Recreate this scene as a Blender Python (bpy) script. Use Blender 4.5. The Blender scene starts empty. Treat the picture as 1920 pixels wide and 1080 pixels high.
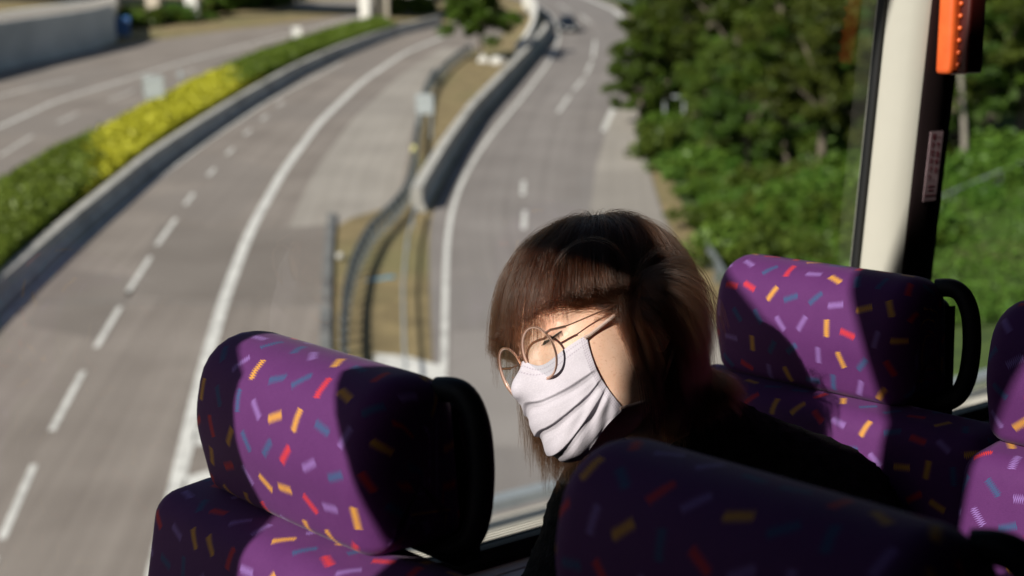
import bpy, bmesh, math, random
import numpy as np
from mathutils import Matrix, Vector
random.seed(7); RNG = np.random.default_rng(7)
C = bpy.context.scene.collection
SC = bpy.context.scene

# ------------------------------------------------------------------ camera, sky, sun, exposure
CAM_H = 14.8
PITCH = math.radians(15.8)
cp, sp = math.cos(PITCH), math.sin(PITCH)
FPX = 2690.0                                   # focal length in pixels of a 1920 wide picture
cam_d = bpy.data.cameras.new('camera'); cam = bpy.data.objects.new('camera', cam_d); C.objects.link(cam)
cam.location = (0, 0, CAM_H); cam.rotation_euler = (math.pi/2 - PITCH, 0, 0)
cam_d.sensor_width = 36.0; cam_d.lens = FPX/1920*36; cam_d.clip_start = 0.02; cam_d.clip_end = 3000
cam_d.dof.use_dof = True; cam_d.dof.focus_distance = 1.50; cam_d.dof.aperture_fstop = 4.8
SC.camera = cam
# bus axes: L along the bus, W towards the window side, U up (rows, camera coordinates x right, y up, z forward)
BAX = np.array([[0.75649549, 0.1018267, 0.64602314], [-0.65396714, 0.12751563, 0.74569883], [0.006446, 0.98659571, -0.16305631]])
C2W = np.array([[1, 0, 0], [0, sp, cp], [0, cp, -sp]])
B2W = C2W @ BAX.T
MBUS = Matrix(((*B2W[0], 0), (*B2W[1], 0), (*B2W[2], CAM_H), (0, 0, 0, 1)))
sun_bus = np.array([1.0, 0.15, -0.60]); sun_w = B2W @ (sun_bus/np.linalg.norm(sun_bus))
SUN_EL = math.asin(-sun_w[2]); SUN_AZ = math.atan2(-sun_w[0], -sun_w[1])   # compass bearing of the sun from +Y
sun_d = bpy.data.lights.new('sun', 'SUN'); sun = bpy.data.objects.new('sun', sun_d); C.objects.link(sun)
sun_d.energy = 5.0; sun_d.angle = math.radians(0.5); sun_d.color = (1.0, 0.93, 0.84)
sun.rotation_euler = Vector(sun_w).to_track_quat('-Z', 'Y').to_euler()
wd = bpy.data.worlds.new('World'); SC.world = wd; wd.use_nodes = True
nt = wd.node_tree; nt.nodes.clear()
sky = nt.nodes.new('ShaderNodeTexSky'); sky.sky_type = 'NISHITA'; sky.sun_disc = False
sky.sun_elevation = SUN_EL; sky.sun_rotation = SUN_AZ
bg = nt.nodes.new('ShaderNodeBackground'); bg.inputs[1].default_value = 0.05
wo = nt.nodes.new('ShaderNodeOutputWorld')
nt.links.new(sky.outputs[0], bg.inputs[0]); nt.links.new(bg.outputs[0], wo.inputs[0])
SC.view_settings.view_transform = 'Standard'; SC.view_settings.look = 'None'
SC.view_settings.exposure = 0.5; SC.view_settings.gamma = 1.0
SC.render.engine = 'CYCLES'; SC.cycles.use_denoising = True
SC.cycles.transparent_max_bounces = 12; SC.cycles.max_bounces = 8; SC.cycles.diffuse_bounces = 3

# ------------------------------------------------------------------ helpers
def nrm(v): v = np.asarray(v, float); return v/np.linalg.norm(v)
def gp(px, py, z=0.0):
    """ground point (world) seen at a photograph pixel"""
    d = C2W @ np.array([(px-960)/FPX, (540-py)/FPX, 1.0]); t = (z-CAM_H)/d[2]
    return np.array([0, 0, CAM_H]) + d*t
def gpl(pts, z=0.0): return np.array([gp(x, y, z) for x, y in pts])
def tag(o, label, cat, group=None):
    o['label'] = label; o['category'] = cat
    if group: o['group'] = group
    return o
def thing(name, label, cat, M, group=None):
    o = bpy.data.objects.new(name, None); C.objects.link(o); o.matrix_world = M
    o.empty_display_size = 0.1
    return tag(o, label, cat, group)
def mesh(name, V, F, mat, parent=None, uv=None, smooth=True, M=None):
    me = bpy.data.meshes.new(name)
    V = np.asarray(V, np.float32)
    if isinstance(F, np.ndarray):
        k = F.shape[1]; me.vertices.add(len(V)); me.vertices.foreach_set('co', V.ravel())
        me.loops.add(F.size); me.loops.foreach_set('vertex_index', F.astype(np.int32).ravel())
        me.polygons.add(len(F)); me.polygons.foreach_set('loop_start', np.arange(0, F.size, k, dtype=np.int32))
        me.polygons.foreach_set('loop_total', np.full(len(F), k, np.int32)); me.update(calc_edges=True)
    else:
        me.from_pydata([tuple(map(float, v)) for v in V], [], [tuple(int(i) for i in f) for f in F])
    if smooth: me.polygons.foreach_set('use_smooth', np.ones(len(me.polygons), bool))
    if uv is not None:
        l = me.uv_layers.new(name='UVMap'); vi = np.zeros(len(me.loops), np.int32); me.loops.foreach_get('vertex_index', vi)
        l.data.foreach_set('uv', np.asarray(uv, np.float32)[vi].ravel())
    if mat: me.materials.append(mat)
    me.validate(); o = bpy.data.objects.new(name, me); C.objects.link(o)
    if parent is not None: o.parent = parent
    if M is not None: o.matrix_world = M
    return o
class MB:
    """collects primitives into one mesh"""
    def __init__(s): s.V = []; s.F = []; s.n = 0
    def add(s, V, F):
        V = np.asarray(V, float); s.V.append(V); s.F += [tuple(int(i)+s.n for i in f) for f in F]; s.n += len(V); return s
    def box(s, lo, hi, R=None, at=None, bevel=0.0):
        bm = bmesh.new(); bmesh.ops.create_cube(bm, size=1.0)
        lo = np.array(lo, float); hi = np.array(hi, float)
        for v in bm.verts: v.co = Vector((lo+hi)/2 + np.array(v.co)*(hi-lo))
        if bevel > 0: bmesh.ops.bevel(bm, geom=bm.edges[:], offset=bevel, segments=3, profile=0.6, affect='EDGES')
        V = np.array([v.co[:] for v in bm.verts]); bm.verts.index_update(); F = [[v.index for v in f.verts] for f in bm.faces]; bm.free()
        if R is not None: V = V @ np.asarray(R).T
        if at is not None: V = V + np.asarray(at)
        return s.add(V, F)
    def tube(s, P, r, n=8, closed=False, flat=None):
        P = np.asarray(P, float); m = len(P); r = np.broadcast_to(np.asarray(r, float), (m,))
        if closed: T = np.roll(P, -1, 0)-np.roll(P, 1, 0)
        else: T = np.gradient(P, axis=0)
        T /= np.linalg.norm(T, axis=1, keepdims=True)+1e-12
        a = np.array([0, 0, 1.0]); 
        if abs(T[0] @ a) > .9: a = np.array([1.0, 0, 0])
        N = np.zeros_like(P); N[0] = nrm(a - T[0]*(a@T[0]))
        for i in range(1, m): N[i] = nrm(N[i-1]-T[i]*(N[i-1]@T[i]))
        Bn = np.cross(T, N); th = np.linspace(0, 2*np.pi, n, endpoint=False)
        fl = 1.0 if flat is None else flat
        V = (P[:, None] + r[:, None, None]*(np.cos(th)[None, :, None]*N[:, None] + fl*np.sin(th)[None, :, None]*Bn[:, None])).reshape(-1, 3)
        F = []
        for i in range(m if closed else m-1):
            j = (i+1) % m
            for k in range(n): F.append((i*n+k, i*n+(k+1) % n, j*n+(k+1) % n, j*n+k))
        if not closed: F += [tuple(range(n))[::-1], tuple((m-1)*n+k for k in range(n))]
        return s.add(V, F)
    def sweep(s, P, prof, closed_prof=True, up=(0, 0, 1), caps=True):
        """prof: (side, up) offsets along a path; side is to the right of travel"""
        P = np.asarray(P, float); m = len(P); T = np.gradient(P, axis=0); T /= np.linalg.norm(T, axis=1, keepdims=True)
        up = np.asarray(up, float); S = np.cross(T, up); S /= np.linalg.norm(S, axis=1, keepdims=True)
        pr = np.asarray(prof, float); n = len(pr)
        V = (P[:, None] + pr[None, :, 0, None]*S[:, None] + pr[None, :, 1, None]*up).reshape(-1, 3)
        F = [(i*n+k, i*n+(k+1) % n, (i+1)*n+(k+1) % n, (i+1)*n+k) for i in range(m-1) for k in range(n if closed_prof else n-1)]
        if caps and closed_prof: F += [tuple(range(n))[::-1], tuple((m-1)*n+k for k in range(n))]
        return s.add(V, F)
    def sphere(s, c, r, n=10):
        r = np.broadcast_to(np.asarray(r, float), (3,)); V = []; F = []
        for i in range(n+1):
            a = np.pi*i/n
            for k in range(2*n):
                b = np.pi*k/n; V.append((np.sin(a)*np.cos(b), np.sin(a)*np.sin(b), np.cos(a)))
        for i in range(n):
            for k in range(2*n): F.append((i*2*n+k, (i+1)*2*n+k, (i+1)*2*n+(k+1) % (2*n), i*2*n+(k+1) % (2*n)))
        return s.add(np.array(V)*r+np.asarray(c), F)
    def out(s, name, mat, parent=None, smooth=False, M=None, angle=None):
        o = mesh(name, np.concatenate(s.V), s.F, mat, parent, smooth=smooth, M=M)
        bm = bmesh.new(); bm.from_mesh(o.data); bmesh.ops.recalc_face_normals(bm, faces=bm.faces)
        if smooth:
            for e in bm.edges: e.smooth = not (len(e.link_faces) == 2 and e.calc_face_angle(0) > math.radians(40))
        bm.to_mesh(o.data); bm.free()
        return o
def resample(P, n):
    P = np.asarray(P, float); d = np.r_[0, np.cumsum(np.linalg.norm(np.diff(P, axis=0), axis=1))]
    t = np.linspace(0, d[-1], n); Q = np.stack([np.interp(t, d, P[:, k]) for k in range(P.shape[1])], 1)
    return Q
def smoothline(P, n, it=None):
    Q = resample(P, n); it = it or max(3, n//len(P))
    for _ in range(it): Q[1:-1] = .25*Q[:-2]+.5*Q[1:-1]+.25*Q[2:]
    return Q

def roundpoly(P, R, n=7):
    out = []; m = len(P); P = [np.array(p, float) for p in P]
    for i in range(m):
        a, p, c = P[i-1], P[i], P[(i+1) % m]; r = R[i]
        d1 = nrm(a-p); d2 = nrm(c-p); h = math.acos(np.clip(d1@d2, -1, 1))/2; tl = r/math.tan(h)
        q1 = p+d1*tl; q2 = p+d2*tl; cc = p+nrm(d1+d2)*r/math.sin(h)
        v1 = q1-cc; v2 = q2-cc; an = math.acos(np.clip(nrm(v1)@nrm(v2), -1, 1))
        for k in range(n):
            s = k/(n-1); out.append(cc+(math.sin((1-s)*an)*v1+math.sin(s*an)*v2)/math.sin(an))
    return densify(out)
def densify(P, d=.012):
    out = []
    P = [np.array(p) for p in P]
    for i in range(len(P)):
        a, c = P[i], P[(i+1) % len(P)]; k = max(1, int(np.linalg.norm(c-a)/d))
        for j in range(k): out.append(a+(c-a)*j/k)
    return np.array(out)
# ------------------------------------------------------------------ materials
def newmat(name):
    m = bpy.data.materials.new(name); m.use_nodes = True; t = m.node_tree; t.nodes.clear()
    o = t.nodes.new('ShaderNodeOutputMaterial'); p = t.nodes.new('ShaderNodeBsdfPrincipled'); t.links.new(p.outputs[0], o.inputs[0])
    return m, t, p
def nd(t, typ, ins=None, **kw):
    n = t.nodes.new(typ)
    for k, v in kw.items(): setattr(n, k, v)
    for k, v in (ins or {}).items():
        if isinstance(v, bpy.types.NodeSocket): t.links.new(v, n.inputs[k])
        else: n.inputs[k].default_value = v
    return n
def mth(t, op, a, b=0.0, c=0.0): return nd(t, 'ShaderNodeMath', {0: a, 1: b, 2: c}, operation=op).outputs[0]
def mixc(t, f, a, b):
    n = nd(t, 'ShaderNodeMix', data_type='RGBA')
    for k, v in ((0, f), (6, a), (7, b)):
        if isinstance(v, bpy.types.NodeSocket): t.links.new(v, n.inputs[k])
        else: n.inputs[k].default_value = v if k == 0 else (*v[:3], 1.0)
    return n.outputs[2]
def mat_noise(name, a, b, scale=5.0, rough=.7, bump=0.0, bscale=None, detail=5.0, lo=.35, hi=.65, spec=.4, metal=0.0, third=None, tscale=.3):
    m, t, p = newmat(name)
    tc = nd(t, 'ShaderNodeTexCoord').outputs['Object']
    n = nd(t, 'ShaderNodeTexNoise', {'Vector': tc, 'Scale': scale, 'Detail': detail})
    r = nd(t, 'ShaderNodeMapRange', {0: n.outputs[0], 1: lo, 2: hi}).outputs[0]
    c = mixc(t, r, a, b)
    if third is not None:
        n3 = nd(t, 'ShaderNodeTexNoise', {'Vector': tc, 'Scale': tscale, 'Detail': 4.0})
        c = mixc(t, nd(t, 'ShaderNodeMapRange', {0: n3.outputs[0], 1: .48, 2: .66}).outputs[0], c, third)
    t.links.new(c, p.inputs['Base Color'])
    p.inputs['Roughness'].default_value = rough; p.inputs['Metallic'].default_value = metal
    p.inputs['Specular IOR Level'].default_value = spec
    if bump > 0:
        n2 = nd(t, 'ShaderNodeTexNoise', {'Vector': tc, 'Scale': bscale or scale*6, 'Detail': 4.0})
        bp = nd(t, 'ShaderNodeBump', {'Height': n2.outputs[0], 'Strength': bump, 'Distance': .01}); t.links.new(bp.outputs[0], p.inputs['Normal'])
    return m
def fabric_mat():
    m, t, p = newmat('confetti moquette')
    uv = nd(t, 'ShaderNodeUVMap').outputs[0]
    CELL = .0335
    oi = nd(t, 'ShaderNodeObjectInfo')
    sc = nd(t, 'ShaderNodeVectorMath', {0: uv, 1: (1/CELL, 1/CELL, 1)}, operation='MULTIPLY').outputs[0]
    s = nd(t, 'ShaderNodeSeparateXYZ', {0: sc}); u, v = s.outputs[0], s.outputs[1]
    row = mth(t, 'FLOOR', v); u = mth(t, 'ADD', u, mth(t, 'MULTIPLY', row, .37))     # rows slide past each other
    iu = mth(t, 'FLOOR', u)
    cell = nd(t, 'ShaderNodeCombineXYZ', {0: iu, 1: row, 2: 3.0}).outputs[0]
    wn = nd(t, 'ShaderNodeTexWhiteNoise', {0: cell}, noise_dimensions='3D'); rv = nd(t, 'ShaderNodeSeparateColor', {0: wn.outputs[1]})
    r1, r2, r3 = rv.outputs[0], rv.outputs[1], rv.outputs[2]
    fu = mth(t, 'SUBTRACT', mth(t, 'SUBTRACT', u, iu), mth(t, 'MULTIPLY_ADD', r2, .2, .40))
    fv = mth(t, 'SUBTRACT', mth(t, 'SUBTRACT', v, row), mth(t, 'MULTIPLY_ADD', r3, .2, .40))
    # headings cycle from cell to cell with a random part
    ang = mth(t, 'MULTIPLY_ADD', r1, 2.2, mth(t, 'MULTIPLY', mth(t, 'ADD', iu, mth(t, 'MULTIPLY', row, 2.0)), 1.3))
    ca, sa = mth(t, 'COSINE', ang), mth(t, 'SINE', ang)
    x = mth(t, 'ADD', mth(t, 'MULTIPLY', fu, ca), mth(t, 'MULTIPLY', fv, sa))
    y = mth(t, 'SUBTRACT', mth(t, 'MULTIPLY', fv, ca), mth(t, 'MULTIPLY', fu, sa))
    tri = mth(t, 'PINGPONG', mth(t, 'ADD', x, mth(t, 'MULTIPLY', y, .16)), .034)
    zig = mth(t, 'MULTIPLY_ADD', tri, 5.8, -.098)
    d = mth(t, 'ABSOLUTE', mth(t, 'SUBTRACT', y, zig))
    inn = mth(t, 'MULTIPLY', mth(t, 'LESS_THAN', d, .068), mth(t, 'LESS_THAN', mth(t, 'ABSOLUTE', x), .315))
    # colour by diagonal so that neighbours differ
    ci = mth(t, 'FLOORED_MODULO', mth(t, 'ADD', mth(t, 'ADD', iu, mth(t, 'MULTIPLY', row, 2.0)), mth(t, 'FLOOR', mth(t, 'MULTIPLY', r3, 1.6))), 4.0)
    cr = nd(t, 'ShaderNodeValToRGB', {0: mth(t, 'MULTIPLY_ADD', ci, .25, .05)}); e = cr.color_ramp; e.interpolation = 'CONSTANT'
    cols = [(.62, .03, .02, 1), (.022, .085, .19, 1), (.70, .33, .025, 1), (.24, .13, .38, 1)]
    e.elements[0].color = cols[0]; e.elements[0].position = 0; e.elements[1].color = cols[1]; e.elements[1].position = .25
    for q in (2, 3): k = e.elements.new(.25*q); k.color = cols[q]
    nz = nd(t, 'ShaderNodeTexNoise', {'Vector': sc, 'Scale': 1.2, 'Detail': 4.0}).outputs[0]
    base = mixc(t, nz, (.085, .017, .105), (.11, .026, .13))
    w1 = nd(t, 'ShaderNodeTexWave', {'Vector': sc, 'Scale': 9.0}, wave_type='BANDS', bands_direction='DIAGONAL').outputs[1]
    vo = nd(t, 'ShaderNodeTexVoronoi', {'Vector': sc, 'Scale': 24.0}).outputs[0]
    base = mixc(t, mth(t, 'MULTIPLY', vo, .5), base, (.07, .014, .09))
    col = mixc(t, inn, base, cr.outputs[0]); t.links.new(col, p.inputs['Base Color'])
    p.inputs['Roughness'].default_value = .75; p.inputs['Specular IOR Level'].default_value = .25
    p.inputs['Sheen Weight'].default_value = .08; p.inputs['Sheen Roughness'].default_value = .4
    bp = nd(t, 'ShaderNodeBump', {'Height': vo, 'Strength': .25, 'Distance': .0006}); t.links.new(bp.outputs[0], p.inputs['Normal'])
    return m
def plain(name, col, rough=.5, metal=0.0, spec=.5, coat=0.0):
    m = mat_noise(name, tuple(c*.92 for c in col), tuple(min(1, c*1.06) for c in col), 14.0, rough, spec=spec, metal=metal)
    if coat: m.node_tree.nodes['Principled BSDF'].inputs['Coat Weight'].default_value = coat
    return m
def glass_mat(name, tint=(.9, .93, .92), rough=0.0, f0=1.45, strength=1.0):
    m = bpy.data.materials.new(name); m.use_nodes = True; t = m.node_tree; t.nodes.clear()
    o = t.nodes.new('ShaderNodeOutputMaterial')
    tr = nd(t, 'ShaderNodeBsdfTransparent', {0: (*tint, 1)}); gl = nd(t, 'ShaderNodeBsdfGlossy', {'Roughness': rough})
    ge = nd(t, 'ShaderNodeNewGeometry'); dt = nd(t, 'ShaderNodeVectorMath', {0: ge.outputs['Incoming'], 1: ge.outputs['Normal']}, operation='DOT_PRODUCT').outputs[1]
    r0 = ((f0-1)/(f0+1))**2*2; fac = mth(t, 'MULTIPLY', mth(t, 'MULTIPLY_ADD', mth(t, 'POWER', mth(t, 'SUBTRACT', 1.0, mth(t, 'ABSOLUTE', dt)), 5.0), 1-r0, r0), strength)
    mx = nd(t, 'ShaderNodeMixShader', {0: fac, 1: tr.outputs[0], 2: gl.outputs[0]}); t.links.new(mx.outputs[0], o.inputs[0])
    return m
FABRIC = fabric_mat()
BLACKP = mat_noise('black moulded plastic', (.006, .006, .008), (.010, .010, .012), 60, .5, bump=.15, bscale=900, spec=.25)
RUBBER = plain('black rubber', (.012, .012, .013), .6, spec=.3)

# ================================================================== the bus (bus axes: L, W, U; origin at the camera)
def busM(l, w, u): return MBUS @ Matrix.Translation((l, w, u))
CREAM = mat_noise('cream painted metal', (.44, .425, .375), (.49, .47, .415), 3, .45, spec=.4, bump=.03, bscale=40)
DARKIN = mat_noise('dark maroon trim', (.014, .008, .009), (.018, .010, .011), 9, .6, spec=.25, bump=.05, bscale=300)
ALU = mat_noise('ribbed aluminium', (.52, .54, .57), (.60, .62, .64), 30, .38, metal=.35)
ROOFM = mat_noise('dark headliner', (.02, .019, .022), (.026, .024, .027), 8, .8)
FLOORM = mat_noise('speckled vinyl floor', (.015, .015, .018), (.025, .025, .028), 200, .6)
GLASS = glass_mat('tinted window glass', (.86, .885, .87), strength=.6)
bus = thing('bus', 'upper deck of a double decker bus with long side windows and cream pillar', 'bus', busM(0, 0, 0))
def wallW(u): return 1.30 - .068*(u+.32)
L0, L1 = -.24, 4.6; PIL0, PIL1 = 1.825, 1.945; FR = -.235
FLO, ROOF, SILL, HEAD = -1.36, .82, -.615, .70
# side wall under the window, with the ribbed aluminium sill panel
b = MB()
prof = [(wallW(SILL)+.004, SILL-.016), (wallW(SILL)-.02, SILL-.02)]
b.sweep([(L0, 0, 0), (L1, 0, 0)], [(-wallW(SILL)-.05, SILL-.014), (-wallW(SILL)-.05, FLO), (-1.32, FLO), (-1.30, -.80), (-wallW(SILL)+.012, -.80), (-wallW(SILL)+.012, SILL-.014)])
b.out('side_wall', DARKIN, bus)
b = MB()
pts = []
for i in range(6):                      # ridges run along the bus
    w0 = wallW(SILL)-.004-.022*i; u0 = SILL-.018-.011*i
    pts += [(-w0, u0), (-(w0-.0195), u0-.0097), (-(w0-.0205), u0-.0125), (-(w0-.0218), u0-.0112)]
pts += [(-(wallW(SILL)-.14), -.80), (-(wallW(SILL)-.004), -.80)]
b.sweep([(L0, 0, 0), (L1, 0, 0)], pts); b.out('sill_panel', ALU, bus)
b = MB(); b.sweep([(FR, 0, 0), (PIL0, 0, 0)], [(-wallW(SILL)-.012, SILL-.012), (-wallW(SILL)+.014, SILL-.012), (-wallW(SILL)+.012, SILL+.004), (-wallW(SILL)-.010, SILL+.004)])
b.sweep([(PIL1, 0, 0), (L1, 0, 0)], [(-wallW(SILL)-.012, SILL-.012), (-wallW(SILL)+.014, SILL-.012), (-wallW(SILL)+.012, SILL+.004), (-wallW(SILL)-.010, SILL+.004)])
b.out('window_gasket', RUBBER, bus)
# printed dots along the lower edge of the pane
b = MB()
for r in range(5):
    for i in range(440):
        l = .55+i*.0031+(r % 2)*.0015; u = SILL+.007+r*.0033; w = wallW(u)-.0012; q = .0011-.00012*r
        n = b.n; b.V.append(np.array([(l-q, w, u-q), (l+q, w, u-q), (l+q, w-.068*-2*q*0, u+q), (l-q, w, u+q)])); b.F.append((n, n+1, n+2, n+3)); b.n += 4
b.out('printed_dots', RUBBER, bus)
def pane(l0, l1):
    b = MB(); t = .003
    b.add([(l0, wallW(SILL), SILL), (l1, wallW(SILL), SILL), (l1, wallW(HEAD), HEAD), (l0, wallW(HEAD), HEAD)], [(0, 1, 2, 3)])
    return b.out('window_pane', GLASS, bus)
pane(FR, PIL0); pane(PIL1, L1)
# black edge strips of the panes beside the pillar
b = MB()
def upright(b, l0, l1, win, wout, u0=SILL, u1=HEAD):
    V = []
    for u in (u0, u1):
        w = wallW(u); V += [(l0, w+wout, u), (l1, w+wout, u), (l1, w+win, u), (l0, w+win, u)]
    b.add(V, [(0, 1, 2, 3), (7, 6, 5, 4), (0, 4, 5, 1), (1, 5, 6, 2), (2, 6, 7, 3), (3, 7, 4, 0)])
upright(b, PIL0-.007, PIL0, -.006, .006); b.out('pane_edge', RUBBER, bus)
# window pillar: cream reveal facing along the bus, dark inner cover
b = MB(); V = []; N = 10
us = np.linspace(SILL, HEAD, N)
prof = [(PIL0, .012), (PIL0+.003, -.012), (PIL0+.012, -.040), (PIL0+.024, -.056), (PIL0+.032, -.060), (PIL0+.032, .012)]
for u in us:
    w = wallW(u); V += [(l, w+d, u) for l, d in prof]
k = len(prof); F = [(i*k+j, i*k+(j+1) % k, (i+1)*k+(j+1) % k, (i+1)*k+j) for i in range(N-1) for j in range(k)]
b.add(V, F); b.out('pillar_reveal', CREAM, bus, smooth=True)
b = MB(); V = []
prof = [(PIL0+.0325, .012), (PIL0+.0325, -.060), (PIL0+.038, -.064), (PIL1-.010, -.064), (PIL1-.002, -.058), (PIL1, -.03), (PIL1, .012)]
k = len(prof)
for u in us:
    w = wallW(u); V += [(l, w+d, u) for l, d in prof]
F = [(i*k+j, i*k+(j+1) % k, (i+1)*k+(j+1) % k, (i+1)*k+j) for i in range(N-1) for j in range(k)]
b.add(V, F); b.out('pillar_cover', DARKIN, bus, smooth=True)
# added front sun mask, header, roof, floor, far wall, bulkheads
from mathutils.geometry import tessellate_polygon
def pierced(name, outer, holes, l0, l1, mat, parent):
    loops = [[Vector((w, u, 0)) for w, u in P] for P in [outer]+holes]; tri = tessellate_polygon(loops); flat = [p for L in loops for p in L]; n = len(flat)
    V = [(l0, p.x, p.y) for p in flat]+[(l1, p.x, p.y) for p in flat]; F = [tuple(t) for t in tri]+[tuple(n+i for i in t) for t in tri]; o = 0
    for L in loops:
        m = len(L); F += [(o+i, o+(i+1) % m, n+o+(i+1) % m, n+o+i) for i in range(m)]; o += m
    b = MB(); b.add(V, F); return b.out(name, mat, parent)
# unseen front mask behind the windscreen, its openings cut to shape the sun patches
OPA = [(.72, -.28), (.767, .119), (.803, .211), (.855, .289), (.803, .33), (.800, .42), (.812, .49), (.825, .55), (1.02, .55), (1.02, .278), (.979, .248), (.981, .215), (.964, .152), (.925, .104), (.928, .065), (.94, -.28)]
OPC = [(.745, .49), (.675, .49), (.674, .557), (.704, .593), (.722, .648), (.751, .715), (.765, .765), (1.0, .765), (.936, .705), (.88, .66), (.831, .615), (.78, .565), (.76, .525)]
OPB = [(.42, .40), (.548, .40), (.535, .56), (.49, .655), (.42, .67)]
fw = pierced('sun_mask_wall', [(-1.24, -1.36), (1.30, -1.36), (1.225, .82), (-1.24, .82)], [OPA, OPB, OPC], -.262, -.25, DARKIN, bus)
b = MB(); b.add([(-.285, .10, -.4), (-.285, 1.10, -.4), (-.285, 1.10, .77), (-.285, .10, .77)], [(0, 1, 2, 3)]); b.out('windscreen', GLASS, fw)
b = MB(); b.sweep([(L0, 0, 0), (L1, 0, 0)], [(-wallW(HEAD)-.018, HEAD), (-wallW(HEAD)+.02, HEAD), (-wallW(HEAD)+.10, ROOF), (-wallW(HEAD)-.012, ROOF)]); b.out('window_header', DARKIN, bus)
HL0, HL1, HW0, HW1 = -.215, .80, .955, 1.075      # glazed roof slot, added to let sun reach the pillar and hammer holder
b = MB(); Lx = [L0, HL0, HL1, L1]; Wx = [-1.24, HW0, HW1, wallW(HEAD)+.012]
V = [(l, w, u) for u in (ROOF+.002, ROOF+.05) for l in Lx for w in Wx]; ix = lambda i, j, k: k*16+i*4+j; F = []
for i in range(3):
    for j in range(3):
        if (i, j) == (1, 1): continue
        for k in (0, 1): F.append((ix(i, j, k), ix(i+1, j, k), ix(i+1, j+1, k), ix(i, j+1, k)))
for i in range(3): F += [(ix(i, 0, 0), ix(i+1, 0, 0), ix(i+1, 0, 1), ix(i, 0, 1)), (ix(i, 3, 0), ix(i+1, 3, 0), ix(i+1, 3, 1), ix(i, 3, 1)), (ix(0, i, 0), ix(0, i+1, 0), ix(0, i+1, 1), ix(0, i, 1)), (ix(3, i, 0), ix(3, i+1, 0), ix(3, i+1, 1), ix(3, i, 1))]
for a_, b_ in (((1, 1), (2, 1)), ((2, 1), (2, 2)), ((2, 2), (1, 2)), ((1, 2), (1, 1))): F.append((ix(*a_, 0), ix(*b_, 0), ix(*b_, 1), ix(*a_, 1)))
b.add(V, F); rf = b.out('roof', ROOFM, bus)
b = MB(); b.add([(HL0-.01, HW0-.01, ROOF+.056), (HL1+.01, HW0-.01, ROOF+.056), (HL1+.01, HW1+.01, ROOF+.056), (HL0-.01, HW1+.01, ROOF+.056)], [(0, 1, 2, 3)]); b.out('sun_slot_glass', GLASS, rf)
b = MB(); b.box((L0, -1.24, FLO-.06), (L1, 1.38, FLO-.002)); b.out('deck_floor', FLOORM, bus)
b = MB(); b.box((L0, -1.24, FLO), (L1, -1.18, ROOF)); b.out('far_side_wall', DARKIN, bus)
b = MB(); b.box((L1+.002, -1.24, FLO), (L1+.06, 1.36, ROOF)); b.out('bulkhead', DARKIN, bus)
# lower deck body so that the upper deck rests on something
b = MB(); b.box((L0, -1.16, -3.35), (L1, 1.385, FLO-.064)); b.out('lower_body', plain('bus body paint', (.35, .03, .05), .3, coat=.5), bus)
def wheel(l):
    b = MB(); b.tube([(l, 1.10, -3.16), (l, 1.38, -3.16)], .48, 28); return b.out('wheel', RUBBER, bus)
wheel(.5); wheel(3.2)

# ---- emergency hammer holder
ORANGE = mat_noise('orange plastic', (.66, .10, .02), (.74, .125, .026), 30, .38, spec=.5, bump=.02, bscale=300)
hw = wallW(.08)-.064
hm = thing('hammer_holder', 'orange emergency hammer holder fixed high on the dark window pillar', 'hammer holder', busM(1.886, hw, -.030))
HT = .20
b = MB(); b.box((-.024, -.030, 0), (.030, -.003, HT), bevel=.008); b.out('case', ORANGE, hm, smooth=True)
b = MB(); b.box((-.012, -.050, .002), (.030, -.0302, HT-.002), bevel=.006); b.out('shaded_side', mat_noise('shaded orange plastic', (.05, .004, .003), (.06, .006, .004), 20, .5), hm, smooth=True)  # unlit inner side of the orange holder, its shade put into the colour
for i in range(10):
    b = MB(); b.sphere((-.0135, -.035, .014+i*.0175), (.0035, .0035, .0038), 6); b.out('stud', ORANGE, hm, smooth=True)
# ---- sticker with red vertical writing
PAPER = mat_noise('pinkish sticker', (.36, .25, .28), (.40, .28, .31), 20, .5)
REDINK = plain('red ink', (.18, .012, .03), .5)
su, sw = -.168, wallW(-.168)-.0655
st = thing('sticker', 'narrow notice sticker with two columns of red writing on the dark pillar', 'sticker', busM(1.900, sw, su) @ Matrix.Rotation(-math.atan(.068)*-1, 4, 'X'))
SW, SH = .0335, .106
b = MB(); b.box((-SW/2, -.0008, -SH/2), (SW/2, 0, SH/2)); b.out('paper', PAPER, st)
def text(body, x, z, size, mat, parent, y=-.0011, fx=1.0):
    cu = bpy.data.curves.new('lettering', 'FONT'); cu.body = body; cu.size = size; cu.align_x = 'CENTER'; cu.align_y = 'CENTER'
    o = bpy.data.objects.new('lettering', cu); C.objects.link(o); dg = bpy.context.evaluated_depsgraph_get()
    me = bpy.data.meshes.new_from_object(o.evaluated_get(dg)); bpy.data.objects.remove(o)
    n = bpy.data.objects.new('lettering', me); C.objects.link(n); me.materials.clear(); me.materials.append(mat); n.parent = parent
    n.matrix_local = Matrix.Translation((x, y, z)) @ Matrix.Rotation(math.pi/2, 4, 'X') @ Matrix.Diagonal((fx, 1, 1, 1))
    return n
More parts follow.
